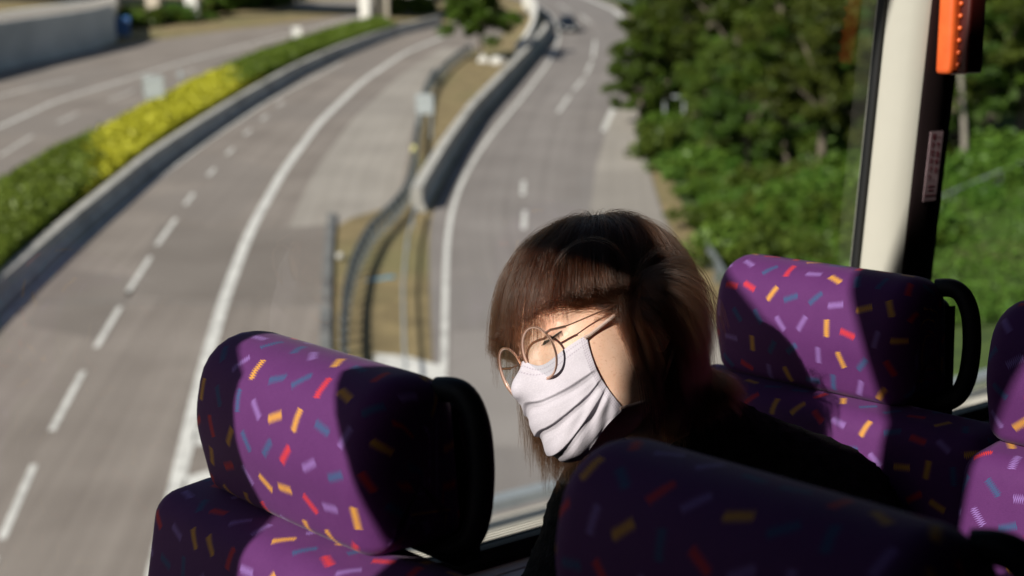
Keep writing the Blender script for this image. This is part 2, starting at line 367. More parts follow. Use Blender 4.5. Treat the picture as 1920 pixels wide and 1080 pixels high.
def column(chars, x, z0, dz, size):
    dg = bpy.context.evaluated_depsgraph_get(); Vs = []; Fs = []; n0 = 0
    for i, ch in enumerate(chars):
        cu = bpy.data.curves.new('g', 'FONT'); cu.body = ch; cu.size = size; cu.align_x = 'CENTER'; cu.align_y = 'CENTER'; cu.offset = .0002
        o = bpy.data.objects.new('g', cu); C.objects.link(o); bpy.context.view_layer.update(); dg = bpy.context.evaluated_depsgraph_get()
        me = o.evaluated_get(dg).to_mesh()
        for v in me.vertices: Vs.append((x+v.co.x, -.0012, z0-dz*i+v.co.y))
        for f in me.polygons: Fs.append(tuple(n0+k for k in f.vertices))
        n0 = len(Vs); bpy.data.objects.remove(o)
    return mesh('lettering', Vs, Fs, REDINK, st, smooth=False)
try:
    column('一緊急時用、', .0075, .043, .0125, .0105); column('敲碎玻璃子窗', -.0065, .045, .0125, .0105)
except Exception as ex: print('lettering', ex)
b = MB()
for z, w in ((-.030, .017), (-.036, .013), (-.044, .026)): b.box((-w/2, -.0012, z-.0007), (w/2, -.0009, z+.0007))
b.out('fine_print', REDINK, st)

# ---- seats: a headrest wrapped in moquette over a black shell with a grab handle on the aisle side
def loft_pad(name, prof, w0, w1, rad, parent, nw=26, mat=FABRIC, bulge=0.0, seed=0.0):
    """closed profile (l,u) swept along W between w0 and w1 with rounded ends; uv in metres"""
    prof = np.asarray(prof, float); n = len(prof)
    cen = prof.mean(0)
    seg = np.linalg.norm(np.roll(prof, -1, 0)-prof, axis=1); arc = np.r_[0, np.cumsum(seg)[:-1]]
    T = np.roll(prof, -1, 0)-np.roll(prof, 1, 0); T /= np.linalg.norm(T, axis=1, keepdims=True); Nn = np.stack([T[:, 1], -T[:, 0]], 1)
    if ((prof-cen)*Nn).sum() < 0: Nn = -Nn
    st_ = []
    for a in np.linspace(0, np.pi/2, 8)[:-1]: st_.append((w0+rad*(1-np.sin(a+1e-6)) if 0 else w0+rad*(1-math.cos(math.pi/2-a)) if 0 else 0, 0))
    st_ = []
    for a in np.linspace(0, np.pi/2, 9): st_.append((w0+rad*(1-math.sin(a)), rad*(1-math.cos(a)), -rad*(math.pi/2-a) if False else a))
    # a=0: w=w0+rad, inset 0 ; a=pi/2: w=w0, inset rad
    left = [(w0+rad*(1-math.sin(a)), rad*(1-math.cos(a)), w0+rad-rad*a) for a in np.linspace(np.pi/2, 0, 9)]
    right = [(w1-rad*(1-math.sin(a)), rad*(1-math.cos(a)), w1-rad+rad*a) for a in np.linspace(0, np.pi/2, 9)]
    mid = [(w, 0.0, w) for w in np.linspace(w0+rad, w1-rad, nw)[1:-1]]
    S = left+mid+right; V = []; UV = []
    for w, ins, uu in S:
        f = math.cos((w-(w0+w1)/2)/(w1-w0)*math.pi)
        for k in range(n):
            q = prof[k]-Nn[k]*ins
            V.append((q[0]-bulge*f*max(0, -Nn[k, 0]), w, q[1])); UV.append((uu+seed, arc[k]+seed*.7))
    F = [(i*n+k, i*n+(k+1) % n, (i+1)*n+(k+1) % n, (i+1)*n+k) for i in range(len(S)-1) for k in range(n-1)]
    F += [(i*n+n-1, i*n, (i+1)*n, (i+1)*n+n-1) for i in range(len(S)-1)]
    c0 = len(V); V += [(cen[0], w0, cen[1]), (cen[0], w1, cen[1])]; UV += [(S[0][2]-.03+seed, arc[n//3]), (S[-1][2]+.03+seed, arc[n//3])]
    F += [((k+1) % n, k, c0) for k in range(n)] + [((len(S)-1)*n+k, (len(S)-1)*n+(k+1) % n, c0+1) for k in range(n)]
    o = mesh(name, V, F, mat, parent, uv=UV); bm = bmesh.new(); bm.from_mesh(o.data); bmesh.ops.recalc_face_normals(bm, faces=bm.faces); bm.to_mesh(o.data); bm.free()
    return o
def make_seat(label, l, w, seed, name='passenger_chair', wid=.29, du=0.0, bl=.034):
    """l,w: front face of the headrest at its middle, w of the pad's middle; seat faces -L"""
    t = thing(name, label, 'bus seat', busM(l, w, du), 'moquette seats on the upper deck')
    h = wid/2
    # headrest
    pr = roundpoly([(.012, -.408), (-.006, -.335), (.010, -.251), (.098, -.262), (.112, -.408)], [.018, .10, .052, .04, .02])
    pad = loft_pad('headrest', pr, -h-.004, h, .030, t, bulge=.006, seed=seed)
    # backrest
    pr = roundpoly([(-.125, -.98), (-.030, -.412), (.03, -.404), (.085, -.42), (.02, -.98)], [.03, .03, .03, .03, .03])
    loft_pad('backrest', pr, -h-.13, h+bl, .03, t, bulge=.004, seed=seed+.213)
    # cushion
    pr = roundpoly([(-.50, -.99), (-.50, -.885), (-.12, -.915), (-.06, -1.0)], [.03, .045, .02, .02])
    loft_pad('cushion', pr, -h-.127, h+bl-.004, .03, t, bulge=.004, seed=seed+.37)
    # black shell behind
    pr = roundpoly([(.1005, -.285), (.122, -.290), (.130, -.44), (.108, -.44)], [.009, .009, .008, .008])
    loft_pad('headrest_shell', pr, -h+.008, h-.006, .02, t, mat=BLACKP)
    pr = roundpoly([(.087, -.435), (.112, -.44), (.075, -1.0), (.024, -1.0)], [.01, .01, .02, .01])
    loft_pad('back_shell', pr, -h-.124, h+bl-.008, .02, t, mat=BLACKP)
    b = MB(); P = []
    for (a, c, u) in [(.082, -h+.010, -.272), (.088, -h-.008, -.268), (.092, -h-.020, -.276), (.094, -h-.030, -.300), (.095, -h-.033, -.335), (.094, -h-.031, -.372), (.092, -h-.022, -.398), (.088, -h-.008, -.408), (.086, -h+.010, -.412)]: P.append((a, c, u))
    b.tube(smoothline(P, 40, 6), .0110, 12); b.out('grab_handle', BLACKP, t, smooth=True)
    # pedestal
    b = MB(); b.box((-.40, -h+.05, -1.045), (-.02, h-.05, -.995), bevel=.008); b.box((-.28, -.05, -1.36), (-.16, .05, -1.046), bevel=.006); b.out('pedestal', plain('seat frame steel', (.09, .09, .10), .4, metal=.5), t, smooth=True)
    return t
make_seat('window seat with a curved sunlit strip across its purple confetti headrest', .640, 1.0625, 0.0, du=-.009)
make_seat('dark blurred aisle seat in front of the woman, all in shade', .640, .560, .517, du=-.009)
make_seat('window seat behind the woman, her head shadowing its purple headrest', 1.385, 1.066, .318)
make_seat('aisle seat half cut off beyond the black grab handle, sunlit purple', 1.33, .645, .731, du=.004, bl=.001)

# ================================================================== the sleeping passenger
HR = np.array([[-0.9761, 0.2107, -0.0532], [-0.2095, -0.8474, 0.4878], [0.0577, 0.4873, 0.8713]])   # rows: face forward F, her left S, head up H in bus axes
HR = np.linalg.svd(HR)[0] @ np.linalg.svd(HR)[2]
HO = np.array([1.0628, 1.066, -0.312])
def b2h(p): return (np.asarray(p, float)-HO) @ HR.T
def h2b(p): return np.asarray(p, float) @ HR + HO
HM4 = Matrix(((*HR[:, 0], HO[0]), (*HR[:, 1], HO[1]), (*HR[:, 2], HO[2]), (0, 0, 0, 1)))
UPH = HR @ np.array([0, 0, 1.0]); GRAV = -UPH
def smin(a, b, k):
    h = np.clip(.5+.5*(b-a)/k, 0, 1); return b+(a-b)*h-k*h*(1-h)
def smax(a, b, k): return -smin(-a, -b, k)
def ell(x, c, r):
    q = x-np.asarray(c, x.dtype); r = np.asarray(r, x.dtype); k0 = np.sqrt(((q/r)**2).sum(-1)); k1 = np.sqrt(((q/r**2)**2).sum(-1)); return k0*(k0-1)/(k1+1e-9)
def cap(x, a, b, ra, rb):
    a = np.asarray(a, x.dtype); b = np.asarray(b, x.dtype); d = b-a; h = np.clip(((x-a)@d)/(d@d), 0, 1); q = x-a-h[..., None]*d
    return np.sqrt((q**2).sum(-1))-(ra+(rb-ra)*h)
def absS(x):
    y = x.copy(); y[..., 1] = np.abs(y[..., 1]); return y
def head_sdf(x, ears=True):
    y = absS(x)
    d = ell(x, (-.012, 0, .058), (.094, .076, .086))                    # cranium
    d = smin(d, ell(x, (.035, 0, .045), (.060, .064, .062)), .03)       # forehead
    d = smin(d, ell(x, (.030, 0, -.022), (.064, .060, .078)), .025)     # face block
    d = smin(d, ell(y, (.050, .036, -.018), (.034, .030, .030)), .022)  # cheeks
    d = smin(d, ell(y, (.018, .050, -.060), (.034, .012, .022)), .030)  # jaw corner
    d = smin(d, ell(x, (.074, 0, -.088), (.022, .026, .020)), .030)     # chin
    d = smin(d, ell(x, (.084, 0, -.054), (.016, .026, .018)), .018)     # mouth
    d = smin(d, cap(y, (.083, .014, .036), (.070, .048, .036), .009, .008), .014)   # brow
    d = smax(d, -ell(y, (.104, .030, .017), (.019, .019, .012)), .012)  # eye hollows
    d = smin(d, cap(x, (.086, 0, .026), (.104, 0, -.022), .007, .0095), .012)       # nose
    d = smin(d, ell(x, (.106, 0, -.027), (.013, .012, .0105)), .008)
    d = smin(d, ell(y, (.094, .012, -.030), (.010, .0075, .008)), .006)
    d = smin(d, ell(y, (.0735, .0325, .0175), (.0150, .0165, .0125)), .004)         # closed lids over the eyeballs
    # lid line: a shallow crease, bowed downwards
    ly = .0125+.0022*((y[..., 1]-.0335)/.014)**2
    near = np.exp(-((y[..., 1]-.0335)/.0135)**4)*(y[..., 0] > .07)
    d = d+.0011*near*np.exp(-((y[..., 2]-ly)/.0013)**2)
    # crease of the upper lid
    d = d+.0006*near*np.exp(-((y[..., 2]-.0245)/.0016)**2)
    # lips
    d = smin(d, ell(x, (.0965, 0, -.052), (.007, .021, .0055)), .006); d = smin(d, ell(x, (.095, 0, -.0625), (.007, .018, .006)), .006)
    if ears:
        q = y.copy(); ca, sa = math.cos(.35), math.sin(.35)
        q0 = (y[..., 0]+.012); q1 = (y[..., 1]-.079)
        e = y.copy(); e[..., 0] = q0*ca+q1*sa; e[..., 1] = -q0*sa+q1*ca; e[..., 2] = y[..., 2]-.002+.12*q0
        b = ell(e, (0, 0, .002), (.0185, .0055, .031))
        b = smax(b, -ell(e, (.002, .007, .004), (.0115, .0065, .020)), .004)
        rim = np.sqrt((np.sqrt((e[..., 0]/.56)**2+(e[..., 2]-.003)**2+1e-9)-.0285)**2*.5+(e[..., 1]-.003)**2)-.0030
        b = smin(b, rim, .004); b = smin(b, ell(e, (.006, .001, -.026), (.0085, .0045, .0095)), .004)
        b = smin(b, ell(e, (.0135, .002, -.004), (.004, .004, .006)), .004)
        d = smin(d, b, .006)
    return d
# torso and limbs, joints given in bus axes
J = {k: b2h(v) for k, v in dict(skull=(1.100, 1.050, -.362), neck=(1.215, .985, -.485), chest=(1.275, .985, -.62), belly=(1.29, .985, -.80), hip=(1.28, .985, -.90),
     shL=(1.25, .925, -.525), shR=(1.150, 1.125, -.535), elL=(1.12, .835, -.78), elR=(.985, 1.165, -.80), wrL=(.95, .90, -.84), wrR=(.90, 1.02, -.83),
     hpL=(1.25, .90, -.91), hpR=(1.25, 1.07, -.91), knL=(.88, .87, -.86), knR=(.88, 1.08, -.86), anL=(.90, .86, -1.27), anR=(.90, 1.08, -1.27)).items()}
def body_sdf(x):
    d = cap(x, J['skull'], J['neck'], .051, .054)
    d = smin(d, cap(x, J['shL'], J['shR'], .052, .052), .05)
    d = smin(d, cap(x, J['chest'], J['belly'], .105, .095), .06); d = smin(d, cap(x, J['belly'], J['hip'], .095, .115), .05)
    for s in 'LR':
        d = smin(d, cap(x, J['sh'+s], J['el'+s], .046, .036), .02); d = smin(d, cap(x, J['el'+s], J['wr'+s], .036, .024), .012)
        d = smin(d, cap(x, J['hp'+s], J['kn'+s], .080, .055), .03); d = smin(d, cap(x, J['kn'+s], J['an'+s], .052, .034), .02)
    return d
def hands_sdf(x):
    d = None
    for s, sg in (('L', 1), ('R', -1)):
        w = h2b(J['wr'+s]); fw = np.array([-.93, .30*sg, -.10]); fw = nrm(fw); sd = nrm(np.cross(fw, [0, 0, 1.0]))*1.0
        up = np.cross(sd, fw); pc = w+fw*.045
        T = lambda p: b2h(p)
        e = cap(x, T(w), T(w+fw*.075), .019, .026)
        for k in range(4):
            o = (k-1.5)*.0195; ln = (.034, .040, .037, .028)[k]
            a = w+fw*.082+sd*o; b_ = a+fw*ln*.9-up*.006; c_ = b_+fw*ln*.55-up*.020; g = c_+fw*ln*.15-up*.018
            for p, q, r0, r1 in ((a, b_, .0088, .008), (b_, c_, .008, .0072), (c_, g, .0072, .0062)): e = smin(e, cap(x, T(p), T(q), r0, r1), .003)
        a = w+fw*.025-sd*.022*sg; b_ = a+fw*.035-sd*.02*sg; c_ = b_+fw*.032-up*.006
        e = smin(e, cap(x, T(a), T(b_), .012, .0095), .006); e = smin(e, cap(x, T(b_), T(c_), .0095, .0075), .004)
        d = e if d is None else np.minimum(d, e)
    return d
def surface_nets(f, ax):
    nx, ny, nz = f.shape; s = f < 0
    def corner(a, i, j, k): return a[i:nx-1+i, j:ny-1+j, k:nz-1+k]
    cnt = sum(corner(s, i, j, k).astype(np.int8) for i in (0, 1) for j in (0, 1) for k in (0, 1))
    act = np.argwhere((cnt > 0) & (cnt < 8)); idx = -np.ones((nx-1, ny-1, nz-1), np.int64); idx[tuple(act.T)] = np.arange(len(act))
    acc = np.zeros((len(act), 3)); num = np.zeros(len(act))
    for a in range(3):
        for u in (0, 1):
            for v in (0, 1):
                c0 = act.copy(); o = [b for b in range(3) if b != a]; c0[:, o[0]] += u; c0[:, o[1]] += v; c1 = c0.copy(); c1[:, a] += 1
                f0 = f[tuple(c0.T)].astype(float); f1 = f[tuple(c1.T)].astype(float); m = (f0 < 0) != (f1 < 0); t = np.where(m, f0/(f0-f1+1e-30), 0)
                P = np.stack([ax[b][c0[:, b]] for b in range(3)], 1); P[:, a] += t*(ax[a][c1[:, a]]-ax[a][c0[:, a]])
                acc[m] += P[m]; num[m] += 1
    V = acc/np.maximum(num, 1)[:, None]; Q = []
    for a in range(3):
        o = [b for b in range(3) if b != a]
        sl0 = [slice(None)]*3; sl1 = [slice(None)]*3; sl0[a] = slice(0, -1); sl1[a] = slice(1, None)
        s0 = s[tuple(sl0)]; ch = s0 != s[tuple(sl1)]; e = np.argwhere(ch)
        e = e[(e[:, o[0]] > 0) & (e[:, o[1]] > 0) & (e[:, o[0]] < f.shape[o[0]]-1) & (e[:, o[1]] < f.shape[o[1]]-1)]
        def cell(du, dv): c = e.copy(); c[:, o[0]] -= du; c[:, o[1]] -= dv; return idx[tuple(c.T)]
        q = np.stack([cell(1, 1), cell(0, 1), cell(0, 0), cell(1, 0)], 1); ins = s0[tuple(e.T)]
        if a == 1: ins = ~ins
        q[~ins] = q[~ins][:, ::-1]; Q.append(q)
    return V, np.concatenate(Q)
def axis(lo, a, b, hi, fine, coarse):
    L = [a]; 
    while L[0] > lo: L.insert(0, L[0]-min(coarse, (a-L[0])*.25+fine))
    M_ = list(np.arange(a, b, fine)); R = [b]
    while R[-1] < hi: R.append(R[-1]+min(coarse, (R[-1]-b)*.25+fine))
    return np.array(L[:-1]+M_+R)
def grid_eval(ax, fn, chunk=24):
    out = np.empty((len(ax[0]), len(ax[1]), len(ax[2])), np.float32); Y, Z = np.meshgrid(ax[1], ax[2], indexing='ij')
    for i in range(0, len(ax[0]), chunk):
        X = ax[0][i:i+chunk]; p = np.empty((len(X), *Y.shape, 3), np.float32); p[..., 0] = X[:, None, None]; p[..., 1] = Y; p[..., 2] = Z
        out[i:i+chunk] = fn(p)
    return out
allj = np.array(list(J.values()))
lo = allj.min(0)-.14; hi = allj.max(0)+.14; lo = np.minimum(lo, [-.16, -.14, -.2]); hi = np.maximum(hi, [.16, .14, .18])
FINE = .0021
ax = [axis(lo[0], -.125, .128, hi[0], FINE, .008), axis(lo[1], -.100, .100, hi[1], FINE, .008), axis(lo[2], -.135, .155, hi[2], FINE, .008)]
fld = grid_eval(ax, body_sdf)
fld = np.minimum(fld, grid_eval(ax, hands_sdf))
i0 = [np.searchsorted(ax[0], -.15), np.searchsorted(ax[1], -.12), np.searchsorted(ax[2], -.16)]; i1 = [np.searchsorted(ax[0], .15), np.searchsorted(ax[1], .12), np.searchsorted(ax[2], .17)]
sub = [ax[k][i0[k]:i1[k]] for k in range(3)]; hs = grid_eval(sub, head_sdf)
sl = tuple(slice(i0[k], i1[k]) for k in range(3)); fld[sl] = smin(fld[sl], hs, np.float32(.018))
V, Q = surface_nets(fld, ax); del fld
for _ in range(1):      # a little relaxing
    pass
person = thing('person', 'woman asleep leaning to the window in round glasses, pleated face mask and black fleece', 'person', MBUS @ HM4)
# skin
SKIN, t_, p_ = newmat('skin')
tc = nd(t_, 'ShaderNodeTexCoord').outputs['Object']
n1 = nd(t_, 'ShaderNodeTexNoise', {'Vector': tc, 'Scale': 28.0, 'Detail': 6.0}).outputs[0]; n2 = nd(t_, 'ShaderNodeTexNoise', {'Vector': tc, 'Scale': 400.0, 'Detail': 3.0}).outputs[0]
c_ = mixc(t_, nd(t_, 'ShaderNodeMapRange', {0: n1, 1: .3, 2: .7}).outputs[0], (.60, .36, .255), (.72, .475, .36)); c_ = mixc(t_, nd(t_, 'ShaderNodeMapRange', {0: n2, 1: .56, 2: .8}).outputs[0], c_, (.50, .26, .18))
sx = nd(t_, 'ShaderNodeSeparateXYZ', {0: tc})
def blob(cx, cy, cz, r):
    d_ = nd(t_, 'ShaderNodeVectorMath', {0: nd(t_, 'ShaderNodeCombineXYZ', {0: sx.outputs[0], 1: mth(t_, 'ABSOLUTE', sx.outputs[1]), 2: sx.outputs[2]}).outputs[0], 1: (cx, cy, cz)}, operation='DISTANCE').outputs[1]
    return nd(t_, 'ShaderNodeMapRange', {0: d_, 1: 0.0, 2: r, 3: 1.0, 4: 0.0}, interpolation_type='SMOOTHSTEP').outputs[0]
c_ = mixc(t_, mth(t_, 'MULTIPLY', blob(.083, .036, .022, .022), .55), c_, (.50, .22, .15))    # reddish lids
c_ = mixc(t_, mth(t_, 'MULTIPLY', blob(.085, .0, -.058, .03), .7), c_, (.50, .19, .16))
c_ = mixc(t_, mth(t_, 'MULTIPLY', blob(-.01, .08, .0, .035), .4), c_, (.62, .26, .18))
c_ = mixc(t_, mth(t_, 'MULTIPLY', blob(.036, .066, -.028, .0018), .9), c_, (.12, .05, .03))    # small moles on the cheek
c_ = mixc(t_, mth(t_, 'MULTIPLY', blob(.026, .066, -.041, .0013), .8), c_, (.16, .07, .04))
t_.links.new(c_, p_.inputs['Base Color']); p_.inputs['Roughness'].default_value = .48; p_.inputs['Subsurface Weight'].default_value = .25
p_.inputs['Subsurface Radius'].default_value = (1.0, .35, .2); p_.inputs['Subsurface Scale'].default_value = .006; p_.inputs['Specular IOR Level'].default_value = .4
bp_ = nd(t_, 'ShaderNodeBump', {'Height': nd(t_, 'ShaderNodeTexVoronoi', {'Vector': tc, 'Scale': 900.0}).outputs[0], 'Strength': .12, 'Distance': .0004}); t_.links.new(bp_.outputs[0], p_.inputs['Normal'])
mesh('body', V, Q, SKIN, person)

# ---- clothing: black fleece and dark trousers grown around the body
def clothes_noise(x):
    return .0035*np.sin(x[..., 0]*190+np.sin(x[..., 1]*150)*2)*np.sin(x[..., 1]*210+x[..., 2]*130)*np.sin(x[..., 2]*180+np.sin(x[..., 0]*170))
def fleece_sdf(x):
    d = cap(x, J['shL'], J['shR'], .086, .084)
    d = smin(d, cap(x, J['chest'], J['belly'], .140, .128), .06); d = smin(d, cap(x, J['belly'], J['hip'], .128, .14), .04)
    for s in 'LR': d = smin(d, cap(x, J['sh'+s], J['el'+s], .078, .064), .03); d = smin(d, cap(x, J['el'+s], J['wr'+s]*.9+J['el'+s]*.1, .064, .048), .02)
    nk = nrm(J['skull']-J['neck'])
    col = cap(x, J['neck']-nk*.05, J['neck']+nk*.105, .096, .060); d = smin(d, col, .06)
    return d+clothes_noise(x)
ax2 = [np.arange(lo[k]-.05, hi[k]+.05, .0065) for k in range(3)]
FLEECE = mat_noise('black teddy fleece', (.006, .006, .007), (.016, .015, .016), 90, .95, bump=.8, bscale=260, spec=.1)
FV, FQ = surface_nets(grid_eval(ax2, fleece_sdf), ax2); mesh('fleece_jacket', FV, FQ, FLEECE, person)
def trouser_sdf(x):
    d = cap(x, J['belly']*.3+J['hip']*.7, J['hip'], .110, .125)
    for s in 'LR': d = smin(d, cap(x, J['hp'+s], J['kn'+s], .094, .068), .03); d = smin(d, cap(x, J['kn'+s], J['an'+s], .066, .055), .02)
    return d
TV, TQ = surface_nets(grid_eval([np.arange(lo[k]-.05, hi[k]+.05, .009) for k in range(3)], trouser_sdf), [np.arange(lo[k]-.05, hi[k]+.05, .009) for k in range(3)])
mesh('trousers', TV, TQ, mat_noise('dark denim', (.015, .017, .028), (.022, .025, .038), 60, .85), person)
b = MB()
for s in 'LR':
    a = h2b(J['an'+s])+np.array([-.04, 0, -.055]); W8 = []
    for f_, w_, h_ in ((.075, .03, .05), (.03, .04, .085), (-.04, .042, .06), (-.11, .044, .042), (-.15, .03, .03)): W8 += [(a[0]+f_, a[1]-w_, -1.355), (a[0]+f_, a[1]+w_, -1.355), (a[0]+f_, a[1]+w_*.7, -1.355+h_), (a[0]+f_, a[1]-w_*.7, -1.355+h_)]
    W8 = b2h(np.array(W8)); b.add(W8, [(i*4+k, i*4+(k+1) % 4, i*4+4+(k+1) % 4, i*4+4+k) for i in range(4) for k in range(4)]+[(0, 1, 2, 3), (19, 18, 17, 16)])
b.out('shoes', plain('black canvas', (.012, .012, .012), .8), person, smooth=True)

def cast(dirs, cen, off, fn, start=.22):
    """march from outside towards cen until fn == off"""
    t = np.full(len(dirs), start)
    for _ in range(60):
        p = cen+dirs*t[:, None]; d = fn(p)-off; t = np.maximum(t-d*.6, .01)
    return cen+dirs*t[:, None]
hsdf = lambda p: head_sdf(np.asarray(p, np.float64), ears=False)
def grad(fn, p, e=.001): return np.stack([fn(p+np.eye(3)[k]*e)-fn(p-np.eye(3)[k]*e) for k in range(3)], -1)/(2*e)

# ---- face mask: a pleated sheet laid over nose, cheeks and chin
MC = np.array([.022, 0, -.050])
NU, NVV = 141, 150
uu = np.linspace(-1, 1, NU); vv = np.linspace(0, 1, NVV)
TH = np.radians(58)
def ph(u, v):
    au = np.abs(u)
    top = np.radians(25.0+6.0*np.exp(-(u/.16)**2)-0.0*au); top = top+np.radians(8.5)*au**2
    bot = np.radians(-50.0+25.0*au**1.8)
    return top+(bot-top)*v
U2, V2 = np.meshgrid(uu, vv, indexing='ij')
phi = ph(U2, V2); pinch = 1-.06*np.sin(np.pi*V2)*np.abs(U2)**3
the = U2*TH*(1.0+.22*V2**1.5)*pinch
D = np.stack([np.cos(phi)*np.cos(the), np.cos(phi)*np.sin(the), np.sin(phi)], -1).reshape(-1, 3)
MP = cast(D, MC, .0032, hsdf).reshape(NU, NVV, 3)
rad = np.linalg.norm(MP-MC, axis=-1); r0 = rad.copy()
for _ in range(160):                        # taut cloth bridges hollows
    s_ = rad.copy(); s_[1:-1] = .5*s_[1:-1]+.25*(s_[2:]+s_[:-2]); s_[:, 1:-1] = .5*s_[:, 1:-1]+.25*(s_[:, 2:]+s_[:, :-2]); rad = np.maximum(s_, r0-.0006)
puff = .007*np.sin(np.pi*np.clip(V2*1.02, 0, 1))**.8*np.exp(-(U2/.75)**2)
# three pleats: the upper layer overhangs the one below; fold lines droop towards the middle
dz = np.zeros_like(rad)
for k, (v0, dr, am) in enumerate(((.40, -.07, .0026), (.50, .08, .0030), (.60, .20, .0026))):
    line = v0+dr*(1-np.abs(U2)**1.5)-.02*np.sin(3*U2+k); q = V2-line
    step = np.where(q < 0, np.clip(1+q/.17, 0, 1)**1.4, np.clip(1-q/.016, 0, 1)-.45*np.clip(1-np.abs(q-.05)/.05, 0, 1))
    dz += am*step*(1-.35*np.abs(U2)**4)
wr = .0017*np.sin(U2*17+V2*23+2*np.sin(V2*9))*np.clip(V2-.25, 0, 1)*(.3+np.abs(U2))+.0024*np.sin(U2*9-V2*16)*np.clip(np.abs(U2)-.35, 0, 1)*np.sin(np.pi*V2)
edge = np.clip((1-np.abs(U2))/.10, 0, 1)*np.clip(V2/.10, 0, 1)*np.clip((1-V2)/.05, 0, 1)
rad = rad+(puff+dz+wr)*np.clip(edge+.15, 0, 1)
MP = MC+(MP-MC)/np.linalg.norm(MP-MC, axis=-1, keepdims=True)*rad[..., None]
FMASK = [(i*NVV+j, (i+1)*NVV+j, (i+1)*NVV+j+1, i*NVV+j+1) for i in range(NU-1) for j in range(NVV-1)]
MASKM, t_, p_ = newmat('pale lilac non-woven')
uvn = nd(t_, 'ShaderNodeUVMap').outputs[0]; wv = nd(t_, 'ShaderNodeTexVoronoi', {'Vector': uvn, 'Scale': 900.0}).outputs[0]
sx2 = nd(t_, 'ShaderNodeSeparateXYZ', {0: uvn})
def stitch(coord, at, along, w=.0007, period=.0026, fill=.55):
    a_ = mth(t_, 'LESS_THAN', mth(t_, 'ABSOLUTE', mth(t_, 'SUBTRACT', coord, at)), w)
    return mth(t_, 'MULTIPLY', a_, mth(t_, 'LESS_THAN', mth(t_, 'FLOORED_MODULO', along, period), period*fill))
MWID, MHGT = .165, .110
ux, vy = sx2.outputs[0], sx2.outputs[1]; au_ = mth(t_, 'SUBTRACT', MWID/2, mth(t_, 'ABSOLUTE', ux))
marks = stitch(vy, .0045, ux)
for at_ in (.0105,): marks = mth(t_, 'MAXIMUM', marks, stitch(vy, at_, ux))
for at_ in (.0018, .0040, .0062): marks = mth(t_, 'MAXIMUM', marks, stitch(au_, at_, vy, .0006, .0030, .5))
c_ = mixc(t_, wv, (.46, .425, .485), (.54, .50, .56)); c_ = mixc(t_, mth(t_, 'MULTIPLY', marks, .6), c_, (.30, .25, .32)); t_.links.new(c_, p_.inputs['Base Color'])
p_.inputs['Roughness'].default_value = .85; p_.inputs['Specular IOR Level'].default_value = .2
bp_ = nd(t_, 'ShaderNodeBump', {'Height': mth(t_, 'SUBTRACT', wv, mth(t_, 'MULTIPLY', marks, 2.0)), 'Strength': .35, 'Distance': .0005}); t_.links.new(bp_.outputs[0], p_.inputs['Normal'])
MUV = np.stack([U2*MWID/2, V2*MHGT], -1).reshape(-1, 2)
mo = mesh('face_mask', MP.reshape(-1, 3), FMASK, MASKM, person, uv=MUV)
sm = mo.modifiers.new('thick', 'SOLIDIFY'); sm.thickness = .0008; sm.offset = 1
STRAP = mat_noise('beige elastic', (.50, .36, .31), (.60, .45, .39), 800, .85, bump=.4, bscale=2500)
for sg in (1, -1):
    tip = MP[NU-3 if sg > 0 else 2, 5]; low = MP[NU-3 if sg > 0 else 2, NVV-8]
    earp = np.array([-.012, .079*sg, .034]); earl = np.array([-.020, .077*sg, -.028])
    for pth in ([tip, earp], [low, np.array([-.002, .060*sg, -.072]), np.array([-.030, .070*sg, -.030])]):
        P = resample(pth, 16); a = pth[0]; dd = hsdf(P); g = grad(hsdf, P); P = P+g*np.maximum(.0022-dd, 0)[:, None]
        P[0] += (P[0]-MC)*.012
        b = MB(); b.tube(P, .0019, 8); b.out('ear_loop', STRAP, mo, smooth=True)

# ---- round glasses
GOLD = mat_noise('rose gold wire', (.62, .36, .25), (.70, .42, .30), 50, .28, metal=.9)
ACET, t_, p_ = newmat('translucent rose acetate'); p_.inputs['Base Color'].default_value = (.66, .44, .37, 1); p_.inputs['Roughness'].default_value = .2
p_.inputs['Transmission Weight'].default_value = .3; p_.inputs['Coat Weight'].default_value = .3
LENS = glass_mat('spectacle lens', (.93, .95, .95), f0=1.5, strength=1.0)
gl = thing('spectacles', 'thin rose gold round spectacles resting low on the nose above the face mask', 'glasses', MBUS @ HM4)
GC = np.array([.1035, .0, -.001]); LR_ = .0272
tilt = math.radians(9); wrap = math.radians(5)
def lens_pt(sg, a, r, out=0.0):
    p = np.array([out, math.cos(a)*r*sg, math.sin(a)*r*.985])
    x_, z_ = p[0]*math.cos(tilt)+p[2]*math.sin(tilt), -p[0]*math.sin(tilt)+p[2]*math.cos(tilt)
    y_ = p[1]; x_ -= y_*sg*math.sin(wrap)
    return GC+np.array([x_, .0338*sg+y_, z_])
